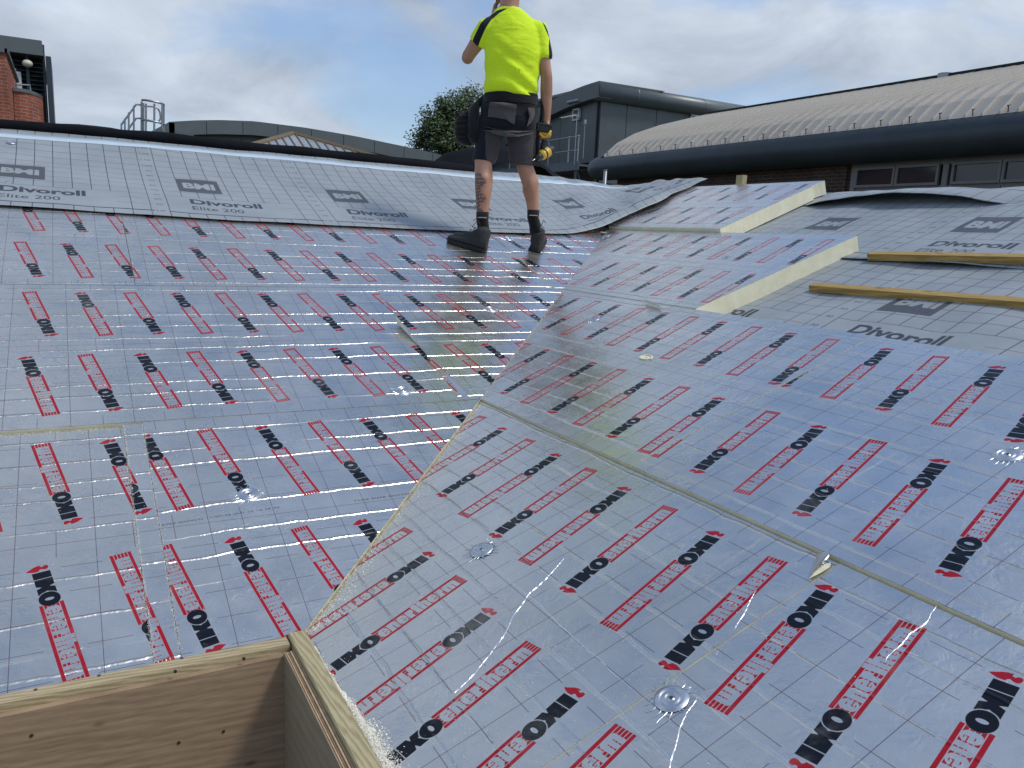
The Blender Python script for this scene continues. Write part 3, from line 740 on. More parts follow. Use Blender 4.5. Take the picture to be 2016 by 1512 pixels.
q = MB(); q.box((-.35, -.25, -1.01), (1.7, 1.6, .02)); q.build('hatch_floor', PLYD, box)
# screws in the far lining and rail
SCREW = simple('screw_head', (.12, .11, .10), .45, .8)
for (px, py) in ((62, 1448), (352, 1462), (480, 1297), (345, 1322), (440, 1440)):
    p = onY(px, py, .4365); q = MB(); q.tube([(p[0], p[1] + .002, p[2]), (p[0], p[1] - .0012, p[2])], [.0042, .0042], 12); q.tube([(p[0], p[1] - .0010, p[2]), (p[0], p[1] - .0016, p[2])], [.0016, .0016], 6); q.build('screw', SCREW, box)
for (px, py) in ((70, 1358), (195, 1330), (358, 1296)):
    p = onplane(px, py, (0, 0, 1), ZR); q = MB(); q.tube([(p[0], p[1], p[2] - .001), (p[0], p[1], p[2] + .001)], [.0042, .0042], 12); q.build('screw', SCREW, box)

# ------------------------------------------------------------------ battens on the right slope
def batten(name, label, u0, bb0, u1, bb1, h, wdt=.05, thk=.027):
    th = thing(name, label, 'batten', PB(u0, bb0, h), 'timber battens on the right slope')
    k = 30; V = []; Fc = []
    for i in range(k + 1):
        t = i / k; u = u0 + (u1 - u0) * t; b = bb0 + (bb1 - bb0) * t; e = .0012 * vnoise(u * 3, b, 2)
        for (db, dh) in ((0, 0), (wdt, 0), (wdt, thk), (wdt - .002, thk + .0015), (.002, thk + .0015), (0, thk)):
            V.append(PB(u, b + db + e, h + dh + e + .004 * math.sin(t * 5)))
    m_ = 6
    for i in range(k):
        for j in range(m_): Fc.append((i * m_ + j, i * m_ + (j + 1) % m_, (i + 1) * m_ + (j + 1) % m_, (i + 1) * m_ + j))
    Fc += [tuple(range(m_))[::-1], tuple(k * m_ + j for j in range(m_))]
    mesh('timber', V, Fc, BATTEN, th)
    q = MB(); p = PB(u0 + .05, bb0 + wdt * .5, h + thk + .002); q.ball(p, (.003, .003, .001), 8, 5); q.build('nail_head', SCREW, th)
    return th
batten('timber_batten', 'upper, shorter looking yellow timber batten on the lapped membrane', -1.30, 3.885, 2.0, 4.10, HD + .026, thk=.034)
batten('timber_batten', 'lower yellow timber batten lying across the grey membrane just above the silver boards', -1.29, 3.425, 2.0, 3.515, HD + .012, thk=.031)

# ------------------------------------------------------------------ fixing washers
PUCK = simple('puckered_foil', (.72, .76, .77), .26, .95, .05, 12, .0015, 60)
def washer(side, px, py, label, h=0.0, r=.036, dimple=True, tilt=0.0, col_=None):
    p = (onA if side == 'A' else onB)(px, py, h); n_ = Vector(NA if side == 'A' else NB)
    ax = n_.orthogonal().normalized(); ay = n_.cross(ax)
    th = thing('fixing_washer', label, 'washer', p, 'round steel washers fixing the boards')
    P = Vector(p)
    prof = [(0, .0030), (.0055, .0030), (.006, .0012), (.012, .0020), (.014, .0042), (.017, .0042), (.019, .0016), (.024, .0022), (.026, .0046), (.029, .0046), (.031, .0026), (.036, .0022), (.0365, .0005)]
    prof = [(a * r / .0365, b_) for a, b_ in prof]
    seg = 40; V = []; Fc = []
    for (a, hh) in prof:
        for k in range(seg):
            t = 2 * math.pi * k / seg; V.append(P + (ax * math.cos(t) + ay * math.sin(t)) * max(a, 1e-5) + n_ * hh)
    for i in range(len(prof) - 1):
        for k in range(seg): Fc.append((i * seg + k, (i + 1) * seg + k, (i + 1) * seg + (k + 1) % seg, i * seg + (k + 1) % seg))
    mesh('plate', V, Fc, STEEL, th, smooth=True)
    if dimple:      # foil gathered into short radial puckers round the plate
        r2 = random.Random(int(px)); V = []; Fc = []
        for k in range(17):
            t = 2 * math.pi * (k + r2.uniform(-.3, .3)) / 17; ln = r2.uniform(.012, .034); w_ = r2.uniform(.0012, .0026); hh = r2.uniform(.0012, .0030)
            dr_ = ax * math.cos(t) + ay * math.sin(t); sd_ = n_.cross(dr_); b0 = len(V)
            for j in range(5):
                u = j / 4; c = P + dr_ * (.034 + ln * u) + sd_ * .004 * math.sin(u * 3 + k) ; e = (1 - u) ** .8
                V += [c - sd_ * w_ * (e + .15) - n_ * .0003, c + n_ * hh * e, c + sd_ * w_ * (e + .15) - n_ * .0003]
            for j in range(4):
                for i in range(2): a_ = b0 + j * 3 + i; Fc.append((a_, a_ + 3, a_ + 4, a_ + 1))
        mesh('puckered_foil', V, Fc, PUCK, th, smooth=True)
    q = MB(); q.tube([P + n_ * .001, P + n_ * .0045], [.0045, .0038], 10); q.build('screw', SCREW, th)
washer('A', 490, 974, 'steel washer pressed over the black letters, near the middle of the left boards')
washer('A', 793, 769, 'steel washer just left of the lower end of the peeled strip')
washer('A', 966, 609, 'steel washer in line with the worker\'s left boot, near the valley', dimple=True)
washer('A', 1000, 470, 'small bright washer between the worker\'s boots')
washer('B', 948, 1083, 'steel washer on the large board right of the valley', h=-.006)
washer('B', 1322, 1376, 'steel washer sitting on the lower board joint near the bottom edge', h=-.006)
washer('B', 1984, 896, 'steel washer at the right edge of view')
washer('B', 1168, 629, 'bright dented washer just right of the valley at mid height')
washer('B', 1430, 508, 'dented washer on the board with the thick cream end')
washer('B', 1192, 465, 'washer at the top of the valley below the membrane edge', h=.004)
washer('M', 14, 358, 'bright washer below the logo on the membrane at the left edge', h=0) if False else None
for (px, py, hh, lab) in ((12, 359, .006, 'bright washer on the membrane at the left edge, under the printed logo'), (22, 281, .03, 'bright washer on the membrane at the far left, under the blue tape'), (868, 357, .018, 'bright washer on the membrane to the left of the worker\'s legs'), (1153, 378, .012, 'bright washer on the membrane to the right of the worker\'s legs')):
    washer('A', px, py, lab, h=hh, dimple=False, r=.03)

# ------------------------------------------------------------------ torn foil flaps and peeled strip
def flap(name, label, P, rows, m1=FOILPLAIN):
    """rows: list of lists of points (a bent paper-thin strip)"""
    V = []; Fc = []; n1 = len(rows[0])
    for r_ in rows: V += [Vector(q) for q in r_]
    n0 = len(V); V2 = [v + Vector((0, 0, -.0007)) for v in V]
    for i in range(len(rows) - 1):
        for j in range(n1 - 1):
            a = i * n1 + j; Fc.append((a, a + 1, a + n1 + 1, a + n1)); Fc.append((n0 + a, n0 + a + n1, n0 + a + n1 + 1, n0 + a + 1))
    o = mesh(name, V + V2, Fc, m1, None, rows[0][0], True, mats=[m1, DUST], fm=[k % 2 for k in range(len(Fc))]); tag(o, label, 'foil flap', 'torn scraps of foil and foam')
    return o
def peel(px0, px1, up, wd, n_=14, curl=.02, side='A'):
    rows = []
    f = onA if side == 'A' else onB
    a = Vector(f(*px0)); b_ = Vector(f(*px1)); nn = Vector(NA if side == 'A' else NB); d_ = (b_ - a).normalized(); sd_ = nn.cross(d_)
    for i in range(n_ + 1):
        t = i / n_; p = a.lerp(b_, t); w_ = wd * (up(t)); row = []
        for j in range(5):
            s_ = j / 4; an = s_ * 1.5
            row.append(p - sd_ * (w_ * math.sin(an) * .55) + nn * (.0012 + w_ * (1 - math.cos(an)) * .9 + .001 * vnoise(t * 9, s_, 2)))
        rows.append(row)
    return rows
flap('foil_flap', 'curled cream-backed strip peeling up at the upper part of the vertical joint', 0, peel((790, 641), (842, 700), lambda t: (1 - t) * .9 + .1 * math.sin(t * 9), .075))
flap('foil_flap', 'frayed cream end of the peeled strip at the lower part of the vertical joint', 0, peel((912, 786), (868, 726), lambda t: (1 - t) * .8, .055))
rows = []
for i in range(9):
    t = i / 8; p = Vector(onB(1270 + 30 * t, 596 + 9 * t, .003)); row = []
    for j in range(6):
        a = j / 5 * 2.3; row.append(p + Vector(NB) * (.022 * math.sin(a) * (1 - .5 * t)) + Vector((-.010 * (1 - math.cos(a)), -.024 * (1 - math.cos(a)) * .6, 0)) + Vector((0, 0, .003 * vnoise(t * 5, j, 1))))
    rows.append(row)
flap('foil_flap', 'small curled scrap of foil standing on the seam right of the valley', 0, rows)
# folded-over corner at the tear on the long seam
a, b_, c = [Vector(onB(*q, -.004)) for q in ((1591, 1141), (1610, 1091), (1636, 1097))]
cc = Vector(onB(1632, 1106, -.004)); nn = Vector(NB)
q = MB(); q.add([a + nn * .0015, b_ + nn * .001, c + nn * .02, cc + nn * .012, (a + cc) / 2 + nn * .016], [(0, 4, 2, 1), (4, 3, 2)])
q.add([Vector(v) - nn * .0008 for v in q.v[:5]], [(1, 2, 4, 0), (2, 3, 4)])
o = q.build('foil_flap', FOILPLAIN, None, True, loc=a); tag(o, 'triangular foil corner lifted at the tear beside the long seam', 'foil flap', 'torn scraps of foil and foam')
q = MB(); P4 = [Vector(onB(*v, -.0035)) for v in ((1592, 1140), (1604, 1128), (1622, 1112), (1636, 1108), (1634, 1116), (1620, 1127))]
q.add([p + nn * (.0005 + .0015 * (i % 2)) for i, p in enumerate(P4)], [(0, 5, 1), (1, 5, 4, 2), (2, 4, 3)])
o = q.build('foam_tear', FOAM, None, loc=P4[0]); tag(o, 'rough patch of exposed cream foam under the lifted foil corner', 'foam patch')
# torn hole in the board (centre right)
q = MB(); pc = Vector(onB(1272, 704, .0008)); ring = []
for k in range(16):
    t = 2 * math.pi * k / 16; r_ = .022 + .008 * vnoise(math.cos(t) * 2, math.sin(t) * 2, 5)
    ring.append(pc + Vector((0, -math.cos(t) * r_ * 1.5, 0)) + Vector((CP, 0, SP)) * math.sin(t) * r_)
q.add(ring + [pc - nn * .001], [(k, (k + 1) % 16, 16) for k in range(16)])
q.tube([p + nn * .0016 for p in ring] + [ring[0] + nn * .0016], .0028, 5)
o = q.build('foam_tear', FOAM, None, loc=pc); tag(o, 'ragged hole in the foil showing cream foam, above the middle of the right slope', 'foam patch')

# cream crumbs: joints, valley and beside the hatch rail
def crumbs(name, label, centres):
    V = []; Fc = []; r_ = random.Random(11)
    for (p, sz) in centres:
        b0 = len(V); q = [Vector((r_.uniform(-1, 1), r_.uniform(-1, 1), r_.uniform(0, 1.4))) * sz for _ in range(4)]
        V += [Vector(p) + v for v in q]; Fc += [(b0, b0 + 1, b0 + 2), (b0, b0 + 2, b0 + 3), (b0, b0 + 3, b0 + 1), (b0 + 1, b0 + 3, b0 + 2)]
    o = mesh(name, V, Fc, DUST, None, centres[0][0]); o['kind'] = 'stuff'; o['label'] = label; return o
C_ = []; r_ = random.Random(5)
for _ in range(2600):
    t = r_.random() ** 1.8; y = .5 + t * 1.1; sgn = abs(r_.gauss(0, .022)) * (1 + 1.2 * (1 - t))
    C_.append((PB(-y + r_.gauss(0, .004), (y + sgn) / CP, -.004), r_.uniform(.0007, .0024)))
for _ in range(2500):
    y = r_.uniform(.5, 3.7); C_.append((PB(-y, (y + abs(r_.gauss(0, .006))) / CP, .001), r_.uniform(.0006, .0022)))
for _ in range(9000):      # drift along the right rail
    y = r_.triangular(-.28, .42, -.10); x = .503 + abs(r_.gauss(0, .013 if y < .15 else .006)) * (1.25 if y < .05 else .7); hh = max(0, .018 - (x - .503) * .9) * r_.random() * (1 if y < .15 else .35)
    C_.append(((x, y, TP * x - .006 + hh), r_.uniform(.0008, .0027)))
for _ in range(700):       # lightly scattered dust
    x = r_.triangular(.5, 1.2, .52); y = r_.uniform(-.4, .6)
    if y < x: C_.append((PB(-y, x / CP, -.0065), r_.uniform(.0006, .0017)))
for _ in range(500):
    x = r_.uniform(.12, .5); C_.append((PA(x + r_.gauss(0, .004), r_.uniform(.54, 1.64), 0), r_.uniform(.0006, .0016)))
for _ in range(4200):
    s_ = r_.choice((.1284, .1916)); C_.append((PA(s_ + r_.gauss(0, .0026), r_.uniform(.55, 1.63), -.001), r_.uniform(.0006, .0017)))
for _ in range(1500):
    C_.append((PA(r_.uniform(-.5, .2), 1.634 - abs(r_.gauss(0, .010)), -.008), r_.uniform(.0007, .0018)))
for _ in range(350):
    C_.append((PA(r_.uniform(-.3, 3), r_.uniform(1.7, 3.9), 0), r_.uniform(.001, .0026)))
for _ in range(350):
    C_.append((PB(r_.uniform(-3.5, .6), r_.uniform(1.7, 3.9), .001), r_.uniform(.001, .0026)))
for _ in range(900):
    C_.append((PB(-.4705 + r_.gauss(0, .0022), r_.uniform(1.66, 2.84), .001), r_.uniform(.0006, .0016)))
crumbs('foam_crumbs', 'cream foam crumbs scattered along the valley and the hatch rail', C_)
# crumpled ridges in the foil of single boards
def ridge(par, side, pts, h, wd, ht, seed):
    f = onA if side == 'A' else onB; nn = Vector(NA if side == 'A' else NB); P = [Vector(f(*p, h)) for p in pts]; R = []
    for a, b_ in zip(P, P[1:]):
        k = max(2, int((b_ - a).length / .006))
        for i in range(k): R.append(a.lerp(b_, i / k))
    R.append(P[-1]); V = []; Fc = []
    for i, p in enumerate(R):
        t = (R[min(i + 1, len(R) - 1)] - R[max(i - 1, 0)]).normalized(); sd_ = nn.cross(t); e = math.sin(math.pi * i / (len(R) - 1)) ** .4
        j = .004 * vnoise(i * .11, seed, 1) + .0015 * vnoise(i * .7, seed, 4); w_ = wd * e * (.6 + .8 * abs(vnoise(i * .3, seed, 2))); hh = ht * e * (.35 + 1.3 * abs(vnoise(i * .23, seed, 8)))
        c = p + sd_ * j
        V += [c - sd_ * w_ - nn * .0002, c - sd_ * w_ * .25 + nn * hh, c + sd_ * w_ * .25 + nn * hh * .8, c + sd_ * w_ - nn * .0002]
    for i in range(len(R) - 1):
        for k in range(3): a = i * 4 + k; Fc.append((a, a + 4, a + 5, a + 1))
    mesh('foil_ridge', V, Fc, RIDGE, par, smooth=False)
RIDGE = simple('crumpled_foil', (.80, .81, .82), .3, .85, .12, 60, .001, 200)
ridge(BC1, 'B', ((1112, 1098), (1075, 1140), (1042, 1168), (1010, 1215), (985, 1262), (935, 1325), (892, 1368)), -.008, .0030, .0022, 3)
ridge(BC1, 'B', ((1490, 1160), (1470, 1195), (1447, 1240)), -.008, .0022, .0016, 5)
ridge(BC1, 'B', ((1430, 1262), (1405, 1300), (1388, 1345)), -.008, .0022, .0018, 6)
ridge(BC2, 'B', ((1374, 1372), (1352, 1400), (1335, 1450), (1318, 1508), (1300, 1570)), -.007, .0028, .0024, 7)
ridge(BC1, 'B', ((960, 1100), (1008, 1148), (1050, 1180), (1100, 1228), (1180, 1300), (1262, 1372)), -.008, .0026, .0012, 9)
ridge(BC1, 'B', ((835, 985), (880, 1030), (925, 1072)), -.008, .0026, .0014, 10)
ridge(BC2, 'B', ((1850, 1185), (1825, 1222), (1790, 1250), (1745, 1300)), -.007, .0022, .0018, 12)
ridge(AC1, 'A', ((2, 1350), (60, 1322), (120, 1296), (165, 1275), (215, 1256), (280, 1247)), -.0085, .0085, .0045, 14)
V = []; Fc = []
for i in range(90):
    y = -.30 + i * .0082; wv2 = (.024 * ss(.30, -.05, y) + .010) * (.75 + .5 * vnoise(y * 30, 0, 3))
    for k in range(7):
        t = k / 6; x = .5035 + wv2 * t; V.append((x, y + .003 * vnoise(i * .9, k, 2), TP * x - .0085 + (1 - t) ** .7 * .008 * ss(.32, .0, y) * (.7 + .9 * vnoise(i * .45, k * .8, 7)) + .0015))
for i in range(89):
    for k in range(6): a = i * 7 + k; Fc.append((a, a + 7, a + 8, a + 1))
o = mesh('foam_shavings', V, Fc, DUST, None, V[0]); o['kind'] = 'stuff'; o['label'] = 'drift of cream foam shavings against the right hatch rail'
# dotted ink-jet date line printed on one board
INKM = simple('grey_dot_ink', (.09, .10, .13), .7)
def inkline(par, body, pa, pb, hgt_):
    V, T = text_tris(body); mn, mxx = V.min(0), V.max(0); a = Vector(onA(*pa)); b_ = Vector(onA(*pb)); d_ = (b_ - a); ln = d_.length; d_.normalize(); up_ = Vector(NA).cross(d_)
    P = [a + d_ * ((v[0] - mn[0]) / (mxx[0] - mn[0]) * ln) + up_ * ((v[1] - mn[1]) / (mxx[1] - mn[1]) * hgt_) + Vector(NA) * .0005 for v in V]
    mesh('ink_print', P, [tuple(int(q) for q in t) for t in T], INKM, par)
inkline(AC2, 'SIDE DOWN 11/07/25 (03) 10 10 38 30', (318, 1036), (551, 1000), .008)
inkline(AC2, 'THIS SIDE DOWN 11/07/25', (696, 988), (868, 965), .008)
# grimy joint strip
q = MB(); q.add([PB(.3355, .56, -.0068), PB(.3395, .56, -.0068), PB(.3395, 1.5, -.0068), PB(.3355, 1.5, -.0068)], [(0, 1, 2, 3)])

# ================================================================== buildings beyond the ridge
CLAD = simple('dark_grey_cladding', (.095, .110, .112), .45, .15, .12, 1.5, .003, 3)
CLADL = simple('grey_fascia_metal', (.13, .145, .145), .4, .2, .10, 1.2, .002, 3)
TUBE = simple('dark_blue_grey_gutter', (.036, .048, .058), .42, .15, .22, 1.2, .012, 3.2)
ROOFM = simple('pale_ribbed_roof', (.40, .37, .32), .5, .25, .18, .8, .004, 5)
SEAM = simple('roof_seam', (.56, .52, .45), .45, .3, .1, 3)
GALV = simple('galvanised_rail', (.34, .36, .38), .45, .7, .15, 12)
BRICKD = brick_material('dark_brown_brick', (.075, .035, .025), (.045, .025, .02), (.10, .085, .07), 'YZ')
BRICKR = brick_material('red_brick', (.33, .085, .045), (.24, .065, .035), (.30, .19, .15), 'XZ')
BRICKRY = brick_material('red_brick_side', (.33, .085, .045), (.24, .065, .035), (.30, .19, .15), 'YZ')
FRAME = simple('grey_window_frame', (.17, .17, .165), .5, 0, .06, 4)
GLASSM, gn, gb = newmat('window_glass')
gb.inputs['Base Color'].default_value = (.018, .026, .036, 1); gb.inputs['Roughness'].default_value = .07; gb.inputs['Specular IOR Level'].default_value = .7
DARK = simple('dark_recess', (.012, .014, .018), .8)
LOUV = simple('louvre_metal', (.045, .058, .068), .4, .3, .1, 4)
BROWN = simple('brown_aluminium', (.17, .12, .065), .5, .2, .1, 4)
PANEG = simple('rooflight_pane', (.30, .34, .37), .18, .1, .15, 6)
WHITEM = simple('white_metal', (.62, .62, .60), .5, 0, .08, 5)
GREYDECK = simple('steel_walkway', (.10, .12, .14), .5, .4, .15, 6)

# ---- barrel roofed building on the right, its long front along y
bd = thing('barrel_roof_building', 'long brick building at the right with a pale ribbed curved roof and fat dark gutter', 'building', (16, 10, -5))
Y0, Y1 = -6.0, 19.35; GX, GZ, GR = 14.22, 3.41, .365
pts = [(GX, Y0, GZ), (GX, 18.6, GZ), (GX, 18.95, GZ), (GX + .02, 19.18, GZ), (GX + .05, 19.32, GZ), (GX + .08, 19.37, GZ)]
q = MB(); q.tube(pts, [GR, GR, GR * .95, GR * .78, GR * .48, GR * .15], 28); gut = q.build('rounded_gutter', TUBE, bd, True)
for k in range(9):
    y = -3.0 + k * 2.75; q = MB(); q.tube([(GX, y - .012, GZ), (GX, y + .012, GZ)], GR + .004, 28, False); r_o = q.build('gutter_joint', TUBE, gut, True); r_o.location = -Vector(bd['base_']) * 0
prof = [(13.99, 3.70), (14.42, 4.08), (15.05, 4.42), (16.0, 4.77), (16.8, 5.0), (17.5, 5.2), (18.0, 5.33), (18.6, 5.36), (20, 5.2), (23, 4.3)]
V = []; Fc = []
for (x, z) in prof: V += [(x, Y0, z), (x, 18.45, z)]
for i in range(len(prof) - 1): Fc.append((2 * i, 2 * i + 2, 2 * i + 3, 2 * i + 1))
V2 = [(x, y, z - .12) for (x, y, z) in V]; n0 = len(V); Fc += [(a + n0, d_ + n0, c_ + n0, b_ + n0) for (a, b_, c_, d_) in Fc]
Fc += [(2 * i + 1, 2 * i + 3, n0 + 2 * i + 3, n0 + 2 * i + 1) for i in range(len(prof) - 1)]
mesh('roof', V + V2, Fc, ROOFM, bd)
pf = [Vector((x, 0, z + .028)) for x, z in prof[:8]]
base_me = None; y = 18.42; k = 0
while y > -5.5:
    if base_me is None:
        q = MB()
        for a_, b_ in zip(pf, pf[1:]):
            q.hexa([a_ + Vector((0, -.013, -.03)), b_ + Vector((0, -.013, -.03)), b_ + Vector((0, .013, -.03)), a_ + Vector((0, .013, -.03)), a_ + Vector((0, -.010, .03)), b_ + Vector((0, -.010, .03)), b_ + Vector((0, .010, .03)), a_ + Vector((0, .010, .03))])
        s_o = q.build('roof_seam', SEAM, bd, loc=(0, 0, 0)); base_me = s_o.data; s_o.location = (-16, y - 10, 5)
    else:
        s_o = bpy.data.objects.new('roof_seam', base_me); col.objects.link(s_o); s_o.parent = bd; s_o.location = (-16, y - 10, 5)
    y -= .305
cl_me = None; y = 18.3
while y > -5.5:          # little clips along the eaves
    if cl_me is None:
        q = MB(); q.tube([(14.02, 0, 3.72), (14.0, 0, 3.83)], .010, 5); q.tube([(13.97, 0, 3.82), (14.05, 0, 3.84)], .009, 5); c_o = q.build('eaves_clip', DARK, bd, loc=(0, 0, 0)); cl_me = c_o.data
    else: c_o = bpy.data.objects.new('eaves_clip', cl_me); col.objects.link(c_o); c_o.parent = bd
    c_o.location = (-16, y - 10, 5); y -= .61
V = []; Fc = []                                # dark verge at the far end
for i, (x, z) in enumerate(prof[:9]): V += [(x, 18.44, z + .05), (x, 18.70, z - .02), (x, 18.74, z - .35)]
for i in range(8):
    a = 3 * i; Fc += [(a, a + 3, a + 4, a + 1), (a + 1, a + 4, a + 5, a + 2)]
mesh('verge', V, Fc, TUBE, bd, smooth=False)
q = MB(); q.box((17.98, 6.2, 5.40), (.12, 24.5, .05)); q.build('ridge_cap', DARK, bd)
q = MB(); q.box((14.62, 14.15, -.95), (.36, 8.3, 8.1)); q.build('brick_wall', BRICKD, bd)
q = MB(); q.box((14.56, 10.55, -.95), (.40, .9, 8.1)); q.build('brick_pier', BRICKD, bd)
q = MB(); q.box((14.75, 2.0, -1.6), (.3, 16.2, 6.6)); q.build('lower_wall', BRICKD, bd)
q = MB(); q.box((14.52, 2.0, 3.09), (.24, 16.0, .26)); q.build('lintel_panel', FRAME, bd)
q = MB(); q.box((19.2, 6, -.9), (8.0, 24, 9.2)); q.build('inner_wall', DARK, bd)
def window(ya, yb, zb, zt, x=14.4, fr=.05, tilt=0.0):
    f = MB()
    for (c, s_) in (((x, (ya + yb) / 2, zt - fr / 2), (.07, abs(ya - yb), fr)), ((x, (ya + yb) / 2, zb + fr / 2), (.07, abs(ya - yb), fr)),
                    ((x, ya - fr / 2, (zb + zt) / 2), (.07, fr, zt - zb - 2 * fr)), ((x, yb + fr / 2, (zb + zt) / 2), (.07, fr, zt - zb - 2 * fr))):
        f.box(c, s_)
    o = f.build('window_frame', FRAME, bd)
    gq = MB(); gq.box((x + .012, (ya + yb) / 2, (zb + zt) / 2), (.01, abs(ya - yb) - 2 * fr, zt - zb - 2 * fr))
    me_o = mesh('window_pane', gq.v, gq.f, GLASSM, o, loc=bd['base_'])
    return o
yy = 9.88
for (ya, yb) in ((9.88, 8.965), (8.95, 8.04), (7.79, 6.88), (6.865, 5.96), (5.70, 4.8), (4.78, 3.9)):
    window(ya, yb, 2.585, 2.985, 14.40)
    window(ya, yb, 1.75, 2.545, 14.45)
q = MB()
for y in (7.915, 5.83, 9.93, 3.8): q.box((14.44, y, 2.3), (.12, .11, 1.35))
q.box((14.46, 6.9, 2.565), (.09, 6.2, .035)); q.build('mullion', FRAME, bd)
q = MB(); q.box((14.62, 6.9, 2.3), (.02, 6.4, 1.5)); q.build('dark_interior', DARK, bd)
q = MB(); p = onX(1860, 150, 18.0); q.tube([(18, p[1], 5.3), (18, p[1], p[2] - .05)], .13, 14); q.tube([(18, p[1], p[2] - .06), (18, p[1], p[2] + .06)], .16, 14); q.build('roof_vent_pipe', GALV, bd)
# slim post in front of its wall and a stub of timber on our roof
p0, p1 = onX(1192, 336, 13.2), onX(1189, 372, 13.2)
q = MB(); q.tube([p0, (p0[0], p0[1], -5)], .05, 12); q.tube([p0, p0 + np.array([0, 0, .02])], .055, 12); o = q.build('grey_post', GALV, None, True, loc=(p0[0], p0[1], -5)); tag(o, 'slim grey upright post standing against the dark brick wall', 'post')
p = PB(-3.62, 5.30, 0); q = MB(); q.box((p.x + .02, p.y, p.z - .06), (.05, .075, .30)); o = q.build('timber_stub', PINE, None, loc=(p.x, p.y, p.z - .25)); tag(o, 'short timber stub poking up behind the topmost silver board', 'timber stub')

# ---- dark clad building with gable and walkway
BX, BY = 19.0, 26.0
cb = thing('clad_building', 'dark grey metal clad building with a curved gable, behind the worker\'s right hand', 'building', (24, 30, -5))
pw = [(0, 0), (1, 0)]
# side wall panels along +x at y=26
k = 0; x = BX
for wd in (1.32, 1.55, 1.55, 1.55, 1.55, 1.55, 1.55):
    q = MB(); q.box((x + wd / 2, BY + .06, 5.3), (wd - .03, .12, 3.4)); q.build('cladding_panel', CLAD, cb); x += wd
q = MB(); q.box((BX + 5.2, BY + .14, 1.5), (10.5, .1, 11.2)); q.build('backing_wall', DARK, cb)
y = BY + .05
gz = lambda y: 7.05 - .012 * (y - 26) ** 2 * 1.6 - .03 * (y - 26)
for wd in (1.4, 1.55, 1.55, 1.55, 1.55, 1.55, 1.55, 1.55):
    za, zb_ = gz(y) - .2, gz(y + wd) - .2; q = MB()
    q.prism([(BX, y + .012, 4.42), (BX, y + wd - .012, 4.42), (BX, y + wd - .012, zb_), (BX, y + .012, za)], (.12, 0, 0)); q.build('cladding_panel', CLAD, cb); y += wd
q = MB(); q.prism([(BX + .16, 26.1, -5), (BX + .16, 38.6, -5), (BX + .16, 38.6, gz(38.6) - .3)] + [(BX + .16, yy, gz(yy) - .3) for yy in (35, 32, 30, 28, 26.1)], (.1, 0, 0)); q.build('backing_wall', DARK, cb)
V = []; Fc = []; ys = [25.7 + i * .6 for i in range(23)]
for i, yy in enumerate(ys):
    zt = gz(max(yy, 26)) + .43
    V += [(BX - .35, yy, zt - .62), (BX - .35, yy, zt), (BX + 3, yy, zt + .02), (BX + .2, yy, zt - .62)]
for i in range(len(ys) - 1):
    a = 4 * i
    for j in range(4): Fc.append((a + j, a + (j + 1) % 4, a + 4 + (j + 1) % 4, a + 4 + j))
Fc += [(0, 1, 2, 3), tuple(4 * (len(ys) - 1) + j for j in range(4))[::-1]]
mesh('gable_fascia', V, Fc, CLAD, cb)
q = MB(); q.tube([(BX - .3, BY - .05, 7.14), (BX + 11, BY - .05, 7.14)], .36, 24)
for xx in (BX + 1.6, BX + 5.2, BX + 8.8): q.tube([(xx - .02, BY - .05, 7.14), (xx + .02, BY - .05, 7.14)], .368, 24, False)
q.build('rounded_fascia', CLADL, cb, True)
q = MB(); q.box((BX + 5, BY + 4, 7.35), (10.5, 8, .1)); q.build('roof', CLADL, cb)
q = MB(); q.box((BX + .03, 32.3, -.35), (.2, 12.6, 9.3)); q.build('brick_wall', BRICKD, cb)
def vent(name, c, wy, hz_, ax='Y', lab=None):
    q = MB(); cx_, cy_, cz_ = c
    if ax == 'Y':
        for (dy, dz, sy, sz) in ((0, hz_ / 2, wy + .06, .06), (0, -hz_ / 2, wy + .06, .06), (-wy / 2, 0, .06, hz_), (wy / 2, 0, .06, hz_)): q.box((cx_ - .05, cy_ + dy, cz_ + dz), (.1, sy, sz))
    else:
        for (dy, dz, sy, sz) in ((0, hz_ / 2, wy + .06, .06), (0, -hz_ / 2, wy + .06, .06), (-wy / 2, 0, .06, hz_), (wy / 2, 0, .06, hz_)): q.box((cx_ + dy, cy_ - .05, cz_ + dz), (sy, .1, sz))
    f = q.build(name, WHITEM, cb)
    s2 = MB()
    for i in range(6):
        z = cz_ - hz_ / 2 + hz_ * (i + .5) / 6
        s2.box((cx_ - .03, cy_, z) if ax == 'Y' else (cx_, cy_ - .03, z), (.03, wy - .05, hz_ / 10) if ax == 'Y' else (wy - .05, .03, hz_ / 10))
    mesh('vent_slats', s2.v, s2.f, CLADL, f, loc=cb['base_'])
p = onX(1137, 226, BX); vent('vent_grille', (BX - .01, p[1], p[2]), .46, .42, 'Y')
p = onY(1366, 236, BY); vent('vent_grille', (p[0], BY - .01, p[2] - .05), .46, .42, 'X')
p = onX(1142, 202, BX); q = MB()
for dy in (-.28, 0.02, .25): q.ball((BX - .32, p[1] + dy, p[2]), (.16, .19, .09), 12, 7)
q.tube([(BX, p[1], p[2] + .05), (BX - .3, p[1], p[2])], .04, 8); q.build('floodlight', GALV, cb, True)
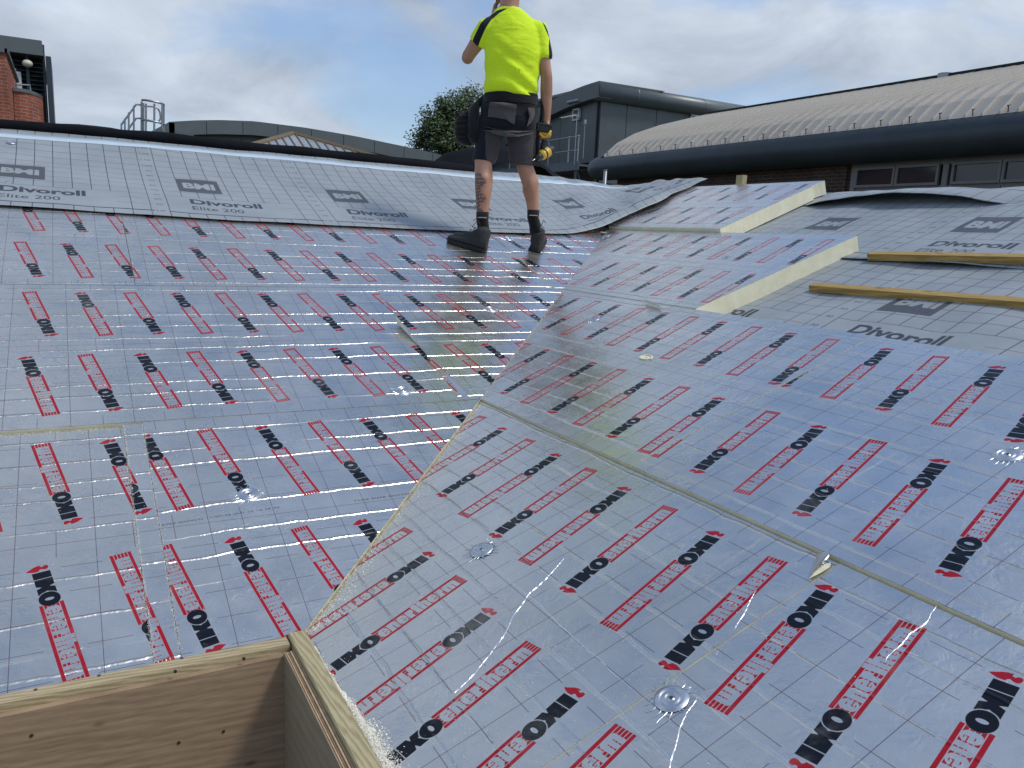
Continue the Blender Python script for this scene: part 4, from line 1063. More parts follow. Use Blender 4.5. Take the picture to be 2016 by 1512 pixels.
# walkway
WX = 18.2
ww = thing('roof_walkway', 'grey steel walkway with handrails in front of the clad gable', 'walkway', (WX, 29, 4.2))
zt = 5.30; zd = 4.22
q = MB(); q.box((WX + .1, 30.2, zd - .04), (.9, 9.2, .08)); q.build('deck', GREYDECK, ww)
q = MB(); q.box((WX - .36, 30.2, zd - .06), (.04, 9.2, .34)); q.build('edge_beam', GREYDECK, ww)
for yy in (25.75, 26.45, 28.0, 29.7, 31.4, 33.2):
    q = MB(); q.tube([(WX - .34, yy, zd), (WX - .34, yy, zt)], .030, 8); q.ball((WX - .34, yy, zt), .05, 8, 6); q.build('rail_post', GALV, ww)
for z in (zt, zd + .55):
    q = MB(); q.tube([(WX - .34, 25.7, z), (WX - .34, 34.5, z)], .026, 8); q.build('handrail', GALV, ww)
q = MB()
for yy in (25.9, 27.6, 29.4, 31.2):
    q.tube([(WX - .3, yy, zd - .1), (WX + .2, yy, zd - 1.2)], .035, 6); q.tube([(WX - .3, yy, zd - .2), (WX - .3, yy, -5)], .05, 8)
q.build('support_strut', GREYDECK, ww)
# tv aerial on the walkway
p = onX(1136, 226, 17.7); am = thing('tv_aerial', 'thin mast with a tv aerial pointing left, in front of the dark gable', 'aerial', (17.7, p[1], 4.2))
q = MB(); q.tube([(17.7, p[1], 4.2), (17.7, p[1], p[2])], .018, 8); q.build('mast', GALV, am)
q = MB(); q.tube([(17.7, p[1] + 1.15, p[2] - .02), (17.7, p[1] - .1, p[2] + .02)], .009, 6)
for i in range(9): yy = p[1] + 1.1 - i * .13; q.tube([(17.6, yy, p[2]), (17.8, yy, p[2])], .006, 5)
q.build('aerial_boom', GALV, am)
p = onX(1152, 240, 17.75); q = MB(); q.tube([(17.75, p[1], 4.4), (17.75, p[1], p[2])], .014, 6); q.box((17.75, p[1], p[2]), (.06, .1, .16)); q.build('junction_box', GALV, am)

# ---- arched dark building in the centre distance
ab = thing('arched_building', 'low dark clad building with a long arched fascia beyond the left ridge', 'building', (6, 27, -5))
tab = [(330, 240), (380, 237), (430, 236), (500, 238.5), (600, 251), (700, 268), (800, 289), (862, 303), (930, 322)]
XZ = [(onY(px, py, 24)[0], onY(px, py, 24)[2]) for px, py in tab]
xs = [2.62 + i * 1.03 for i in range(10)]
def atab(x):
    for (a, za), (b_, zb_) in zip(XZ, XZ[1:]):
        if x <= b_: return za + (zb_ - za) * (x - a) / (b_ - a)
    return XZ[-1][1]
for a, b_ in zip(xs, xs[1:]):
    q = MB(); n_ = 4; xa = [a + .008 + (b_ - a - .016) * i / n_ for i in range(n_ + 1)]
    q.prism([(x, 24.0, atab(x)) for x in xa] + [(x, 24.0, atab(x) - .40) for x in xa[::-1]], (0, .5, 0)); q.build('fascia_panel', CLADL, ab)
    q = MB(); q.prism([(x, 24.35, atab(x) - .38) for x in xa] + [(x, 24.35, 2.0) for x in xa[::-1]], (0, .1, 0)); q.build('cladding_panel', CLAD, ab)
q = MB(); q.prism([(x, 24.4, atab(x) - .01) for x in [2.65 + i * .75 for i in range(13)]] + [(11.65, 24.5, -5), (2.65, 24.5, -5)], (0, 8, 0)); q.build('roof_and_walls', CLADL, ab)
q = MB(); q.prism([(2.1, 24.0, 3.70), (2.62, 24.0, 4.03), (2.78, 24.0, 4.03), (2.78, 24.0, 3.62), (2.62, 24, 3.58)], (0, .6, 0)); q.box((3.0, 23.98, 3.63), (.5, .5, .30)); q.build('end_box_gutter', CLADL, ab)

# ---- brown pyramid rooflight
PYY = 13.0
rl = thing('pyramid_rooflight', 'brown framed glazed pyramid rooflight showing above the black felt roll', 'rooflight', (3.7, PYY, 1.8))
ap = Vector(onY(577, 263, PYY + .9)); la = Vector(onY(484, 277, PYY)); ra = Vector(onY(757, 314, PYY + .2))
la.z = ra.z = min(la.z, ra.z) - .02; la.y = PYY; ra.y = PYY
bl_, br_ = Vector((la.x, PYY + 1.9, la.z)), Vector((ra.x, PYY + 1.9, ra.z))
bse = .55
q = MB(); q.add([la, ra, br_, bl_, ap], [(1, 0, 4), (2, 1, 4), (3, 2, 4), (0, 3, 4)]); q.box(((la.x + ra.x) / 2, PYY + .95, la.z - .4), (ra.x - la.x, 1.9, .8)); q.build('pane_body', PANEG, rl)
def bar(a, b_, r, name='glazing_bar'):
    q = MB(); q.tube([a, b_], r, 6); return q.build(name, BROWN, rl)
bar(la, ap, .050, 'hip_bar'); bar(ra, ap, .050, 'hip_bar'); bar(la, ra, .04, 'sill_bar')
nrm = (ra - la).cross(ap - la).normalized()
for k in range(1, 17):
    t = k / 17; top_t = t / ((ap.x - la.x) / (ra.x - la.x)) if t < (ap.x - la.x) / (ra.x - la.x) else (1 - t) / (1 - (ap.x - la.x) / (ra.x - la.x))
    bp_ = la.lerp(ra, t); h0 = Vector((bp_.x, 0, 0)); tp_ = (la.lerp(ap, top_t) if t < (ap.x - la.x) / (ra.x - la.x) else ra.lerp(ap, top_t))
    bar(bp_ - nrm * 0, tp_, .020)

# ---- caged ladder and steps rail
lad = thing('caged_ladder', 'galvanised safety cage of a roof ladder above the black roll', 'ladder', (1.7, 18, 1.5), 'rails')
LY = 18.0
def L3(px, py, dy=0): return Vector(onY(px, py, LY + dy))
q = MB()
for (x, ya, yb, dy) in ((279, 200, 275, 0), (282.5, 203, 275, .25), (287.5, 204, 275, -.12), (304, 204, 275, -.16), (319.5, 205, 255, -.12), (322.5, 206, 275, 0)): q.tube([L3(x, ya, dy), L3(x - .5, yb, dy)], .021, 8)
q.build('cage_upright', GALV, lad)
for yy in (201.5, 240.5):
    cx_, cz_ = (L3(280, yy).x + L3(322, yy).x) / 2, (L3(280, yy).z + L3(322, yy).z) / 2 + .0; hw = (L3(322, yy).x - L3(280, yy).x) / 2
    q = MB(); q.tube([(cx_ + hw * math.cos(a), LY - .16 * math.sin(a), cz_ - .02 * math.cos(a)) for a in [math.pi * i / 16 for i in range(17)]], .024, 8); q.build('cage_hoop', GALV, lad)
q = MB(); q.tube([L3(*v) for v in ((284, 209), (303, 210), (311, 214), (315, 221), (316, 232), (314, 238), (306, 240))], .018, 8); q.tube([L3(315, 227), L3(319, 227)], .018, 6); q.build('cage_gate', GALV, lad)
st = thing('steps_handrail', 'sloping galvanised handrail of roof steps, left of the ladder cage', 'handrail', (1.2, 18, 1.5), 'rails')
for tr in (((238.5, 246), (262, 214), (268, 205.5), (278, 206.5)), ((252, 255), (268, 233), (279, 233))):
    q = MB(); q.tube([L3(*v) for v in tr], .020, 8); q.build('handrail', GALV, st)
for (x, a_, b_) in ((239, 243, 262), (246, 233, 262), (253.5, 221, 262), (263.5, 208, 266)):
    q = MB(); q.tube([L3(x, a_), L3(x, b_ + 14)], .018, 8); q.build('rail_post', GALV, st)
del lad['group'], st['group']

# ---- brick and louvre tower at the far left
tw = thing('louvred_tower', 'tall building at the left edge with red brick, dark louvres and a flat grey roof', 'building', (-2, 24, -5))
TY = 22.0
def T3(px, py, Y=TY): return Vector(onY(px, py, Y))
a = T3(82, 80); b_ = T3(87, 110); 
q = MB(); q.hexa([(-6, TY, b_.z), (a.x + .02, TY, b_.z), (a.x + .02, TY + 5, b_.z), (-6, TY + 5, b_.z), (-6, TY, a.z), (a.x, TY, a.z), (a.x, TY + 5, a.z), (-6, TY + 5, a.z)]); q.build('roof_fascia', CLADL, tw)
xr = T3(90, 235, TY + .45).x + .04
q = MB(); q.box(((xr - 6) / 2, TY + 2.6, .0), (xr + 6 - .1, 4, 10.0)); q.build('tower_body', DARK, tw)
zz = b_.z - .05; k = 0
while zz > 3.2:
    for (x0, x1) in ((-1.35, -.77), (-.69, xr - .02)):
        q = MB(); q.add([(x0, TY + .42, zz - .075), (x1, TY + .42, zz - .075), (x1, TY + .54, zz), (x0, TY + .54, zz), (x0, TY + .42, zz - .085), (x1, TY + .42, zz - .085), (x1, TY + .54, zz - .01), (x0, TY + .54, zz - .01)], [(0, 1, 2, 3), (7, 6, 5, 4), (0, 4, 5, 1), (2, 6, 7, 3)]); q.build('louvre_slat', LOUV, tw)
    zz -= .105
q = MB(); q.box((-.73, TY + .40, 3.8), (.07, .07, 3.2)); q.box((xr, TY + .42, 3.8), (.05, .12, 3.2)); q.build('louvre_mullion', LOUV, tw)
q = MB(); q.box((xr + .10, TY + 1.2, 1.5), (.12, 2.2, 7.2)); q.build('corner_column', LOUV, tw)
p = T3(54, 125, TY + .1); q = MB(); q.ball(p, (.115, .115, .088), 18, 10); q.tube([p, p + Vector((0, .35, .12))], .03, 8); q.build('globe_lamp', simple('cream_globe', (.62, .60, .48), .5), tw, True)
# curved brick bay with coping
V = []; Fc = []; segs = 16; x0_, x1_ = T3(28, 200, TY - .6).x, T3(88, 200, TY - .6).x
arc = [(x0_ + (x1_ - x0_) * (i / segs), TY - .75 + 1.25 * (i / segs) ** 3.2) for i in range(segs + 1)]
zt_ = lambda t: T3(28 + 60 * t, 178 + 17 * t ** 2, TY - .4).z
for i, (x, y) in enumerate(arc): V += [(x, y, -5), (x, y, zt_(0) - .06)]
for i in range(segs): Fc.append((2 * i, 2 * i + 2, 2 * i + 3, 2 * i + 1))
V += [(x1_, TY + 2, -5), (x1_, TY + 2, zt_(0) - .06)]; n_ = len(V); Fc.append((n_ - 4, n_ - 2, n_ - 1, n_ - 3))
mesh('curved_brick_wall', V, Fc, BRICKR, tw)
q = MB(); zc = zt_(0) - .06
q.add([(x, y - .04, z) for z in (zc, zc + .075) for (x, y) in arc] + [(x, y + .35, z) for z in (zc, zc + .075) for (x, y) in arc],
      [(i, i + 1, segs + 2 + i, segs + 1 + i) for i in range(segs)] + [(segs + 1 + i, segs + 2 + i, 3 * (segs + 1) + i + 1, 3 * (segs + 1) + i) for i in range(segs)])
q.build('coping', CLADL, tw)
xa_, xb_ = T3(12, 110, TY - 1.2).x, T3(28, 150, TY - 1.2).x
q = MB(); zf = T3(10, 104, TY - 1.2).z; zn = T3(27, 150, TY - 1.2).z
q.hexa([(-6, TY - 1.2, -5), (xa_, TY - 1.2, -5), (xb_, TY - .2, -5), (-6, TY - .2, -5), (-6, TY - 1.2, zf), (xa_, TY - 1.2, zf), (xb_, TY - .2, zn), (-6, TY - .2, zf)]); q.build('brick_block', BRICKR, tw)
q = MB(); q.hexa([(-6, TY - 1.25, zf), (xa_ + .03, TY - 1.25, zf), (xa_ + .03, TY - 1.0, zf), (-6, TY - 1.0, zf), (-6, TY - 1.25, zf + .09), (xa_ + .03, TY - 1.25, zf + .09), (xa_ + .03, TY - 1.0, zf + .09), (-6, TY - 1.0, zf + .09)])
q.hexa([(xa_ - .02, TY - 1.25, zf), (xa_ + .05, TY - 1.25, zf), (xb_ + .05, TY - .2, zn), (xb_ - .02, TY - .2, zn), (xa_ - .02, TY - 1.25, zf + .09), (xa_ + .05, TY - 1.25, zf + .09), (xb_ + .05, TY - .2, zn + .07), (xb_ - .02, TY - .2, zn + .07)]); q.build('sloping_coping', CLADL, tw)
q = MB(); c0, c1 = T3(29, 142, TY + .3), T3(44, 180, TY + .3); q.box(((c0.x + c1.x) / 2, TY + .3, (c0.z + c1.z) / 2), (c1.x - c0.x, .3, c0.z - c1.z)); q.box(((c0.x + c1.x) / 2 - .05, TY + .3, c0.z + .03), (c1.x - c0.x - .1, .2, .1)); q.build('air_duct', WHITEM, tw)
q = MB(); q.tube([T3(26, 166, TY - .3), T3(59, 168, TY - .3), T3(60, 181, TY - .3)], .022, 8); q.tube([T3(33, 166, TY - .3), T3(33, 180, TY - .3)], .018, 6); q.build('balcony_rail', GALV, tw)

# ------------------------------------------------------------------ trees
LEAF, ln_, lb_ = newmat('green_leaves')
oi = N(ln_, 'ShaderNodeNewGeometry'); rp = N(ln_, 'ShaderNodeValToRGB'); rp.color_ramp.elements[0].color = (.035, .06, .018, 1); rp.color_ramp.elements[1].color = (.10, .14, .04, 1)
ln_.links.new(oi.outputs['Random Per Island'], rp.inputs[0]); ln_.links.new(rp.outputs[0], lb_.inputs['Base Color']); lb_.inputs['Roughness'].default_value = .5
lb_.inputs['Transmission Weight'].default_value = 0.0
BARK = simple('bark', (.10, .08, .06), .9, 0, .3, 6, .01, 20)
def tree(label, base, height, crown, nleaf, seed, lsz=.16):
    """crown: list of (centre offset, radius)"""
    th = thing('broadleaf_tree', label, 'tree', base, 'trees behind the buildings')
    r_ = random.Random(seed); B = Vector(base); q = MB()
    top = B + Vector((0, 0, height * .8)); q.tube([B, B + Vector((.1, 0, height * .35)), B + Vector((-.1, .1, height * .6)), top], [.26, .2, .13, .05], 9)
    for (c, r) in crown:
        C0 = B + Vector(c); s_ = B + Vector((0, 0, height * r_.uniform(.3, .55)))
        q.tube([s_, s_.lerp(C0, .5) + Vector((r_.uniform(-.2, .2), 0, .15)), C0, C0 + Vector((r_.uniform(-.5, .5), 0, r * .7))], [.10, .06, .035, .012], 6)
        for _ in range(4):
            d_ = Vector((r_.uniform(-1, 1), r_.uniform(-1, 1), r_.uniform(-.4, 1))).normalized(); q.tube([C0, C0 + d_ * r * .85], [.03, .008], 5)
    q.build('trunk', BARK, th, True)
    V = []; Fc = []
    tot = sum(r ** 2 for _, r in crown)
    for (c, r) in crown:
        C0 = B + Vector(c); ncl = int(nleaf * .62 * r * r / tot / 14)
        for _ in range(ncl):
            d_ = Vector((r_.gauss(0, 1), r_.gauss(0, 1), r_.gauss(0, 1))).normalized(); pc = C0 + d_ * r * (r_.random() ** .45)
            for _ in range(14):
                p = pc + Vector((r_.gauss(0, .16), r_.gauss(0, .16), r_.gauss(0, .15)))
                s_ = lsz * r_.uniform(.55, 1.2); u = Vector((r_.uniform(-1, 1), r_.uniform(-1, 1), r_.uniform(-1, .3))).normalized(); v = u.orthogonal().normalized()
                k = len(V); V += [p, p + u * s_ * .5 + v * s_ * .33, p + u * s_, p + u * s_ * .5 - v * s_ * .33]; Fc.append((k, k + 1, k + 2, k + 3))
    mesh('crown', V, Fc, LEAF, th)
def Tpx(px, py, Y): p = onY(px, py, Y); return p
P1 = Tpx(880, 300, 36); gz0 = -5.2
sc = 36 * 1.15 / F
def cr(px, py, rpx, dy=0):
    p = Tpx(px, py, 36 + dy); return ((p[0] - P1[0], p[1] - P1[1], p[2] - gz0), rpx * 38 / F * 1.02)
tree('bushy broadleaf tree left of the worker\'s waist, behind the arched building', (P1[0], P1[1], gz0), 11.5,
     [cr(868, 262, 44), cr(905, 215, 36), cr(930, 190, 24), cr(845, 240, 25), cr(920, 270, 45), cr(832, 275, 27, 1), cr(880, 225, 26), cr(960, 250, 40), cr(890, 300, 50), cr(870, 203, 14)], 26000, 3, .17)
P1 = Tpx(1690, 200, 40)
def cr2(px, py, rpx):
    p = Tpx(px, py, 40); return ((p[0] - P1[0], p[1] - P1[1], p[2] - gz0), rpx * 55 / F)
tree('top of a distant tree just showing over the ribbed roof', (P1[0], P1[1], gz0), 14.5, [cr2(1690, 201, 15), cr2(1672, 206, 12), cr2(1710, 204, 14), cr2(1690, 225, 30)], 4500, 8, .2)
P1 = Tpx(1065, 225, 44)
def cr3(px, py, rpx):
    p = Tpx(px, py, 44); return ((p[0] - P1[0], p[1] - P1[1], p[2] - gz0), rpx * 50 / F)
tree('sliver of a distant tree between the worker\'s hip and right arm', (P1[0], P1[1], gz0), 13, [cr3(1062, 222, 16), cr3(1050, 235, 20)], 2500, 12, .2)

# ================================================================== the worker
PW = Vector((2.62, 3.30, 1.16)); VW = Vector((.481, .877, 0)).normalized(); RW_ = Vector((.877, -.481, 0)).normalized()
def LW(x, y, z): return PW + RW_ * x + VW * y + Vector((0, 0, z))
def PXW(px, py, dy=0.0):
    d_ = ray(px, py); n_ = np.array(VW); s_ = ((np.array(PW + VW * dy) - CAM) @ n_) / (d_ @ n_); return Vector(CAM + d_ * s_)
def loc_(p): q = Vector(p) - PW; return q.dot(RW_), q.dot(VW), q.z
wk = thing('person', 'worker seen from behind in a neon yellow t-shirt, black shorts and black boots', 'person', PW)
UPV = Vector((0, 0, 1))
SKIN, sn, sb = newmat('tanned_skin'); sl = sn.links.new
sb.inputs['Roughness'].default_value = .5; sb.inputs['Subsurface Weight'].default_value = .08; sb.inputs['Subsurface Radius'].default_value = (.02, .008, .004)
geo = N(sn, 'ShaderNodeNewGeometry'); nn1 = N(sn, 'ShaderNodeTexNoise', inp={'Scale': 9.0, 'Detail': 5.0}); sl(geo.outputs['Position'], nn1.inputs['Vector'])
cr_ = N(sn, 'ShaderNodeValToRGB'); cr_.color_ramp.elements[0].color = (.36, .17, .10, 1); cr_.color_ramp.elements[1].color = (.50, .27, .175, 1)
cr_.color_ramp.elements[0].position = .3; cr_.color_ramp.elements[1].position = .7; sl(nn1.outputs[0], cr_.inputs[0])
at_ = N(sn, 'ShaderNodeAttribute', attribute_name='tattoo'); vt = N(sn, 'ShaderNodeTexVoronoi', feature='DISTANCE_TO_EDGE', inp={'Scale': 42.0}); sl(geo.outputs['Position'], vt.inputs['Vector'])
wv_ = N(sn, 'ShaderNodeTexWave', wave_type='BANDS', bands_direction='Z', inp={'Scale': 14.0, 'Distortion': 6.0, 'Detail': 1.0}); sl(geo.outputs['Position'], wv_.inputs['Vector'])
t1 = N(sn, 'ShaderNodeMath', operation='LESS_THAN', inp={1: .11}); sl(vt.outputs[0], t1.inputs[0]); t2 = N(sn, 'ShaderNodeMath', operation='GREATER_THAN', inp={1: .5}); sl(wv_.outputs['Fac'], t2.inputs[0])
t3 = N(sn, 'ShaderNodeMath', operation='MAXIMUM'); sl(t1.outputs[0], t3.inputs[0]); sl(t2.outputs[0], t3.inputs[1])
t4 = N(sn, 'ShaderNodeMath', operation='MULTIPLY'); sl(t3.outputs[0], t4.inputs[0]); sl(at_.outputs['Fac'], t4.inputs[1])
t5 = N(sn, 'ShaderNodeMath', operation='MULTIPLY', inp={1: .72}); sl(t4.outputs[0], t5.inputs[0])
tm = N(sn, 'ShaderNodeMix', data_type='RGBA', inp={7: (.05, .045, .05, 1)}); sl(cr_.outputs[0], tm.inputs[6]); sl(t5.outputs[0], tm.inputs[0]); sl(tm.outputs[2], sb.inputs['Base Color'])
def cloth(name, c, c2=None, attr=None, rough=.85, sheen=.2, wr=.006):
    m, n, b = newmat(name); l = n.links.new
    b.inputs['Roughness'].default_value = rough; b.inputs['Sheen Weight'].default_value = sheen; b.inputs['Specular IOR Level'].default_value = .25
    t = N(n, 'ShaderNodeTexCoord'); g = N(n, 'ShaderNodeTexNoise', inp={'Scale': 11.0, 'Detail': 4.0, 'Distortion': 1.2}); mp3 = N(n, 'ShaderNodeMapping', inp={'Scale': (.6, .6, 1.5), 'Rotation': (0, .6, 0)})
    l(t.outputs['Object'], mp3.inputs[0]); l(mp3.outputs[0], g.inputs['Vector'])
    f = N(n, 'ShaderNodeTexNoise', inp={'Scale': 500.0, 'Detail': 1.0}); l(t.outputs['Object'], f.inputs['Vector'])
    a = N(n, 'ShaderNodeMath', operation='MULTIPLY', inp={1: .0004}); l(f.outputs[0], a.inputs[0]); a2 = N(n, 'ShaderNodeMath', operation='MULTIPLY_ADD', inp={1: wr}); l(g.outputs[0], a2.inputs[0]); l(a.outputs[0], a2.inputs[2])
    bp = N(n, 'ShaderNodeBump', inp={'Strength': 1.0, 'Distance': 1.0}); l(a2.outputs[0], bp.inputs['Height']); l(bp.outputs[0], b.inputs['Normal'])
    if attr:
        at = N(n, 'ShaderNodeAttribute', attribute_name=attr); r = N(n, 'ShaderNodeMapRange', inp={'From Min': .45, 'From Max': .55}); l(at.outputs['Fac'], r.inputs[0])
        q = N(n, 'ShaderNodeMix', data_type='RGBA', inp={6: (*c, 1), 7: (*c2, 1)}); l(r.outputs[0], q.inputs[0]); l(q.outputs[2], b.inputs['Base Color'])
    else: b.inputs['Base Color'].default_value = (*c, 1)
    return m
NEON = cloth('neon_yellow_polyester', (.72, .96, .02), (.008, .010, .018), 'stripe', .75, .1, .010)
SHORT = cloth('black_and_grey_workwear', (.010, .011, .015), (.060, .055, .058), 'panel', .9, .1, .008)
GREYC = cloth('grey_pocket_cloth', (.075, .068, .068)); BLKC = cloth('black_cloth', (.008, .008, .010)); SOCK = cloth('black_sock', (.007, .007, .008), rough=.95, wr=.002)
BOOT = simple('black_nubuck', (.020, .021, .022), .7, 0, .3, 30, .002, 160); SOLE = simple('black_rubber', (.013, .013, .014), .8); TOOLB = simple('black_plastic', (.014, .014, .015), .45)
YEL = simple('yellow_plastic', (.62, .40, .03), .4); LACE = simple('black_lace', (.01, .01, .01), .8)
def attr(o, name, fn):
    a = o.data.attributes.new(name, 'FLOAT', 'POINT'); b_ = Vector(PW)
    a.data.foreach_set('value', [float(fn(*loc_(v.co + b_))) for v in o.data.vertices])
def cap_to(mb, pts, rs, seg=16): mb.capsule(pts, rs, seg)
# --- body (one continuous skin)
q = MB()
hipL, hipR = LW(-.115, -.01, .90), LW(.045, .01, .90)
kL, cL, mL, aL = PXW(951.5, 322, -.05), PXW(952.5, 362, -.095), PXW(951, 392, -.10), PXW(950, 421, -.10)
kR, cR, mR, aR = PXW(1033, 327, .04), PXW(1044.5, 368, .045), PXW(1048, 393, .06), PXW(1050, 417, .07)
fL, fR = PXW(952, 462, -.10), PXW(1055, 460, .08)
hipL = LW(-.135, .0, .88)
q.capsule([hipL, hipL.lerp(kL, .5) + RW_ * -.012, kL + Vector((0, 0, .03)), kL, cL + UPV * .02, cL - UPV * .02, mL, aL, fL], [.078, .066, .062, .057, .060, .058, .049, .038, .034], 18)
q.capsule([hipR, hipR.lerp(kR, .5) + RW_ * .004, kR + Vector((0, 0, .03)), kR, cR + UPV * .02, cR - UPV * .02, mR, aR, fR], [.078, .066, .060, .055, .057, .055, .046, .038, .034], 18)
q.ball(cL - VW * .018 + UPV * .01, (.045, .045, .075), 16, 10); q.ball(cR - VW * .018 + UPV * .01, (.042, .042, .075), 16, 10)
q.loft([(LW(-.035, 0, .80), RW_ * .12, VW * .09), (LW(-.035, 0, .92), RW_ * .155, VW * .11), (LW(-.036, 0, 1.05), RW_ * .145, VW * .10), (LW(-.036, 0, 1.25), RW_ * .165, VW * .11), (LW(-.04, 0, 1.40), RW_ * .16, VW * .10), (LW(-.06, .0, 1.49), RW_ * .10, VW * .075), (LW(-.072, .008, 1.555), RW_ * .063, VW * .062), (LW(-.068, .02, 1.61), RW_ * .062, VW * .064), (LW(-.064, .03, 1.66), RW_ * .060, VW * .062)], 24)
hd = LW(-.064, .045, 1.708)
q.ball(hd, (.078, .078, .112), 22, 14); q.ball(hd + VW * .02 + UPV * .02, (.082, .082, .095), 20, 12)
q.ball(hd + VW * .062 - UPV * .062, (.046, .046, .05), 14, 8)                      # jaw
q.capsule([hd + VW * .098 + UPV * .015, hd + VW * .118 - UPV * .022], [.010, .015], 10)  # nose
q.capsule([hd + VW * .098 - UPV * .05 - RW_ * .018, hd + VW * .100 - UPV * .05 + RW_ * .018], [.008, .008], 8)
for s_ in (-1, 1):
    q.ball(hd + RW_ * s_ * .080 + UPV * -.012, (.012, .02, .032), 10, 8)
shL, shR = LW(-.215, .0, 1.415), LW(.128, 0, 1.43)
elL = PXW(922, 110, .06); wrL = LW(-.180, .145, 1.515)
q.capsule([shL, shL.lerp(elL, .5), elL, elL + (wrL - elL) * .3, wrL], [.056, .050, .042, .043, .027], 16)
q.ball(elL + RW_ * -.004 - UPV * .012, .041, 12, 8)
elR = PXW(1076, 152, -.02); wrR = PXW(1075, 241, .03)
q.capsule([shR, shR.lerp(elR, .5), elR, elR.lerp(wrR, .3), elR.lerp(wrR, .65), wrR], [.044, .043, .039, .041, .035, .0275], 16)
# hands
def hand(o_, f_, s_, n_, curl, q, grip=.03):
    """o_ wrist, f_ finger direction, s_ towards the thumb side, n_ palm normal (curl towards n_)"""
    o_, f_, s_, n_ = Vector(o_), Vector(f_).normalized(), Vector(s_).normalized(), Vector(n_).normalized()
    for k in range(4):
        b0 = o_ + f_ * .015 + s_ * (.024 - k * .016); b1 = o_ + f_ * .082 + s_ * (.030 - k * .0195)
        q.capsule([b0, b1], [.015, .0125], 10)
        L_ = (.040, .045, .042, .033)[k]; ang = 0; p = b1; pts = [p]
        for j, fr in enumerate((.45, .32, .25)):
            ang += curl * (1.0, 1.15, .9)[j]; p = p + (f_ * math.cos(ang) + n_ * math.sin(ang)) * L_ * 2 * fr; pts.append(p)
        q.capsule(pts, [.0098, .0090, .0084, .0074], 10)
    t0 = o_ + f_ * .022 + s_ * .026; t1 = t0 + (s_ * .7 + f_ * .6 + n_ * .45).normalized() * .042; t2 = t1 + (f_ * .75 + n_ * .75 + s_ * .1).normalized() * .032; t3 = t2 + (f_ * .6 + n_ * .9 - s_ * .25).normalized() * .026
    q.capsule([t0, t1, t2, t3], [.0155, .0125, .0105, .0085], 10)
gripc = PXW(1072, 281, .035)
hand(wrR, (gripc - wrR) * .55 + RW_ * .035 + Vector((0, 0, -.06)), VW * .9 - RW_ * .3, -RW_ * .9 - VW * .25, .78, q)
hand(wrL, Vector((0, 0, 1)) * .9 + RW_ * .15, -VW, RW_, .35, q)
body = q.build('body', SKIN, wk); remesh(body, .0062, 4, .5)
attr(body, 'tattoo', lambda x, y, z: 1.0 if (.255 < z < .50 and x < -.188 + .02 * math.sin(z * 60) and y < .02 and x < -.1) else 0.0)
q = MB()
for s_ in (-1, 1): q.ball(hd + RW_ * s_ * .030 + VW * .088 + UPV * .012, .012, 10, 7)
q.build('eyes', simple('eye_white', (.7, .7, .68), .3), wk, True)
q = MB(); q.ball(hd + UPV * .030 - VW * .004, (.089, .089, .098), 24, 14); ha = q.build('cap', BLKC, wk, True)
bm = bmesh.new(); bm.from_mesh(ha.data); bmesh.ops.delete(bm, geom=[v for v in bm.verts if (v.co + PW - hd).z < .022], context='VERTS')
bmesh.ops.solidify(bm, geom=bm.faces[:], thickness=-.003); bm.to_mesh(ha.data); bm.free()
q = MB(); q.loft([(hd + UPV * .055 + VW * .08, RW_ * .075, UPV * .004), (hd + UPV * .045 + VW * .12, RW_ * .068, UPV * .004), (hd + UPV * .035 + VW * .15, RW_ * .04, UPV * .003)], 16); q.build('cap_peak', BLKC, wk, True)
q = MB(); q.ball(hd - VW * .012 + UPV * .0, (.083, .080, .10), 20, 12); q.build('short_hair', simple('dark_hair', (.03, .022, .018), .9, 0, .3, 60, .002, 300), wk, True)
# --- t-shirt
q = MB()
q.loft([(LW(-.036, -.005, .985), RW_ * .163, VW * .118), (LW(-.036, -.008, 1.01), RW_ * .172, VW * .124), (LW(-.036, -.01, 1.07), RW_ * .176, VW * .127), (LW(-.034, -.008, 1.15), RW_ * .181, VW * .128), (LW(-.032, -.010, 1.25), RW_ * .189, VW * .128), (LW(-.034, -.008, 1.34), RW_ * .190, VW * .122),
        (LW(-.040, -.002, 1.42), RW_ * .186, VW * .108), (LW(-.050, .002, 1.475), RW_ * .158, VW * .088), (LW(-.064, .006, 1.525), RW_ * .108, VW * .074), (LW(-.074, .010, 1.555), RW_ * .074, VW * .068)], 32)
sL1 = PXW(941, 82, .03); sR1 = LW(.168, -.01, 1.262)
q.tube([LW(-.14, 0, 1.445), shL - UPV * .002, shL.lerp(sL1, .55), sL1, sL1 + (elL - sL1).normalized() * .012], [.062, .072, .066, .0625, .062], 20)
q.tube([LW(.05, 0, 1.45), shR - UPV * .006, shR.lerp(sR1, .5), sR1, sR1 - UPV * .010], [.050, .066, .060, .057, .057], 20)
sh = q.build('t_shirt', NEON, wk); remesh(sh, .008, 7, .55)
for v in sh.data.vertices:                                   # real folds
    x, y, z = loc_(v.co + PW); n_ = v.normal
    fold = .0055 * math.sin((z * 46) + x * 16 + 2.2 * math.sin(x * 11 + z * 5)) * ss(1.24, 1.02, z) + .006 * vnoise(x * 7 + z * 3, z * 9 - x * 6, 3) + .0035 * math.sin(70 * (x * .55 + z * .8)) * math.exp(-((x + .05 - (1.2 - z) * .6) / .07) ** 2) * ss(1.0, 1.1, z) * ss(1.4, 1.25, z)
    v.co += n_ * fold * 1.5
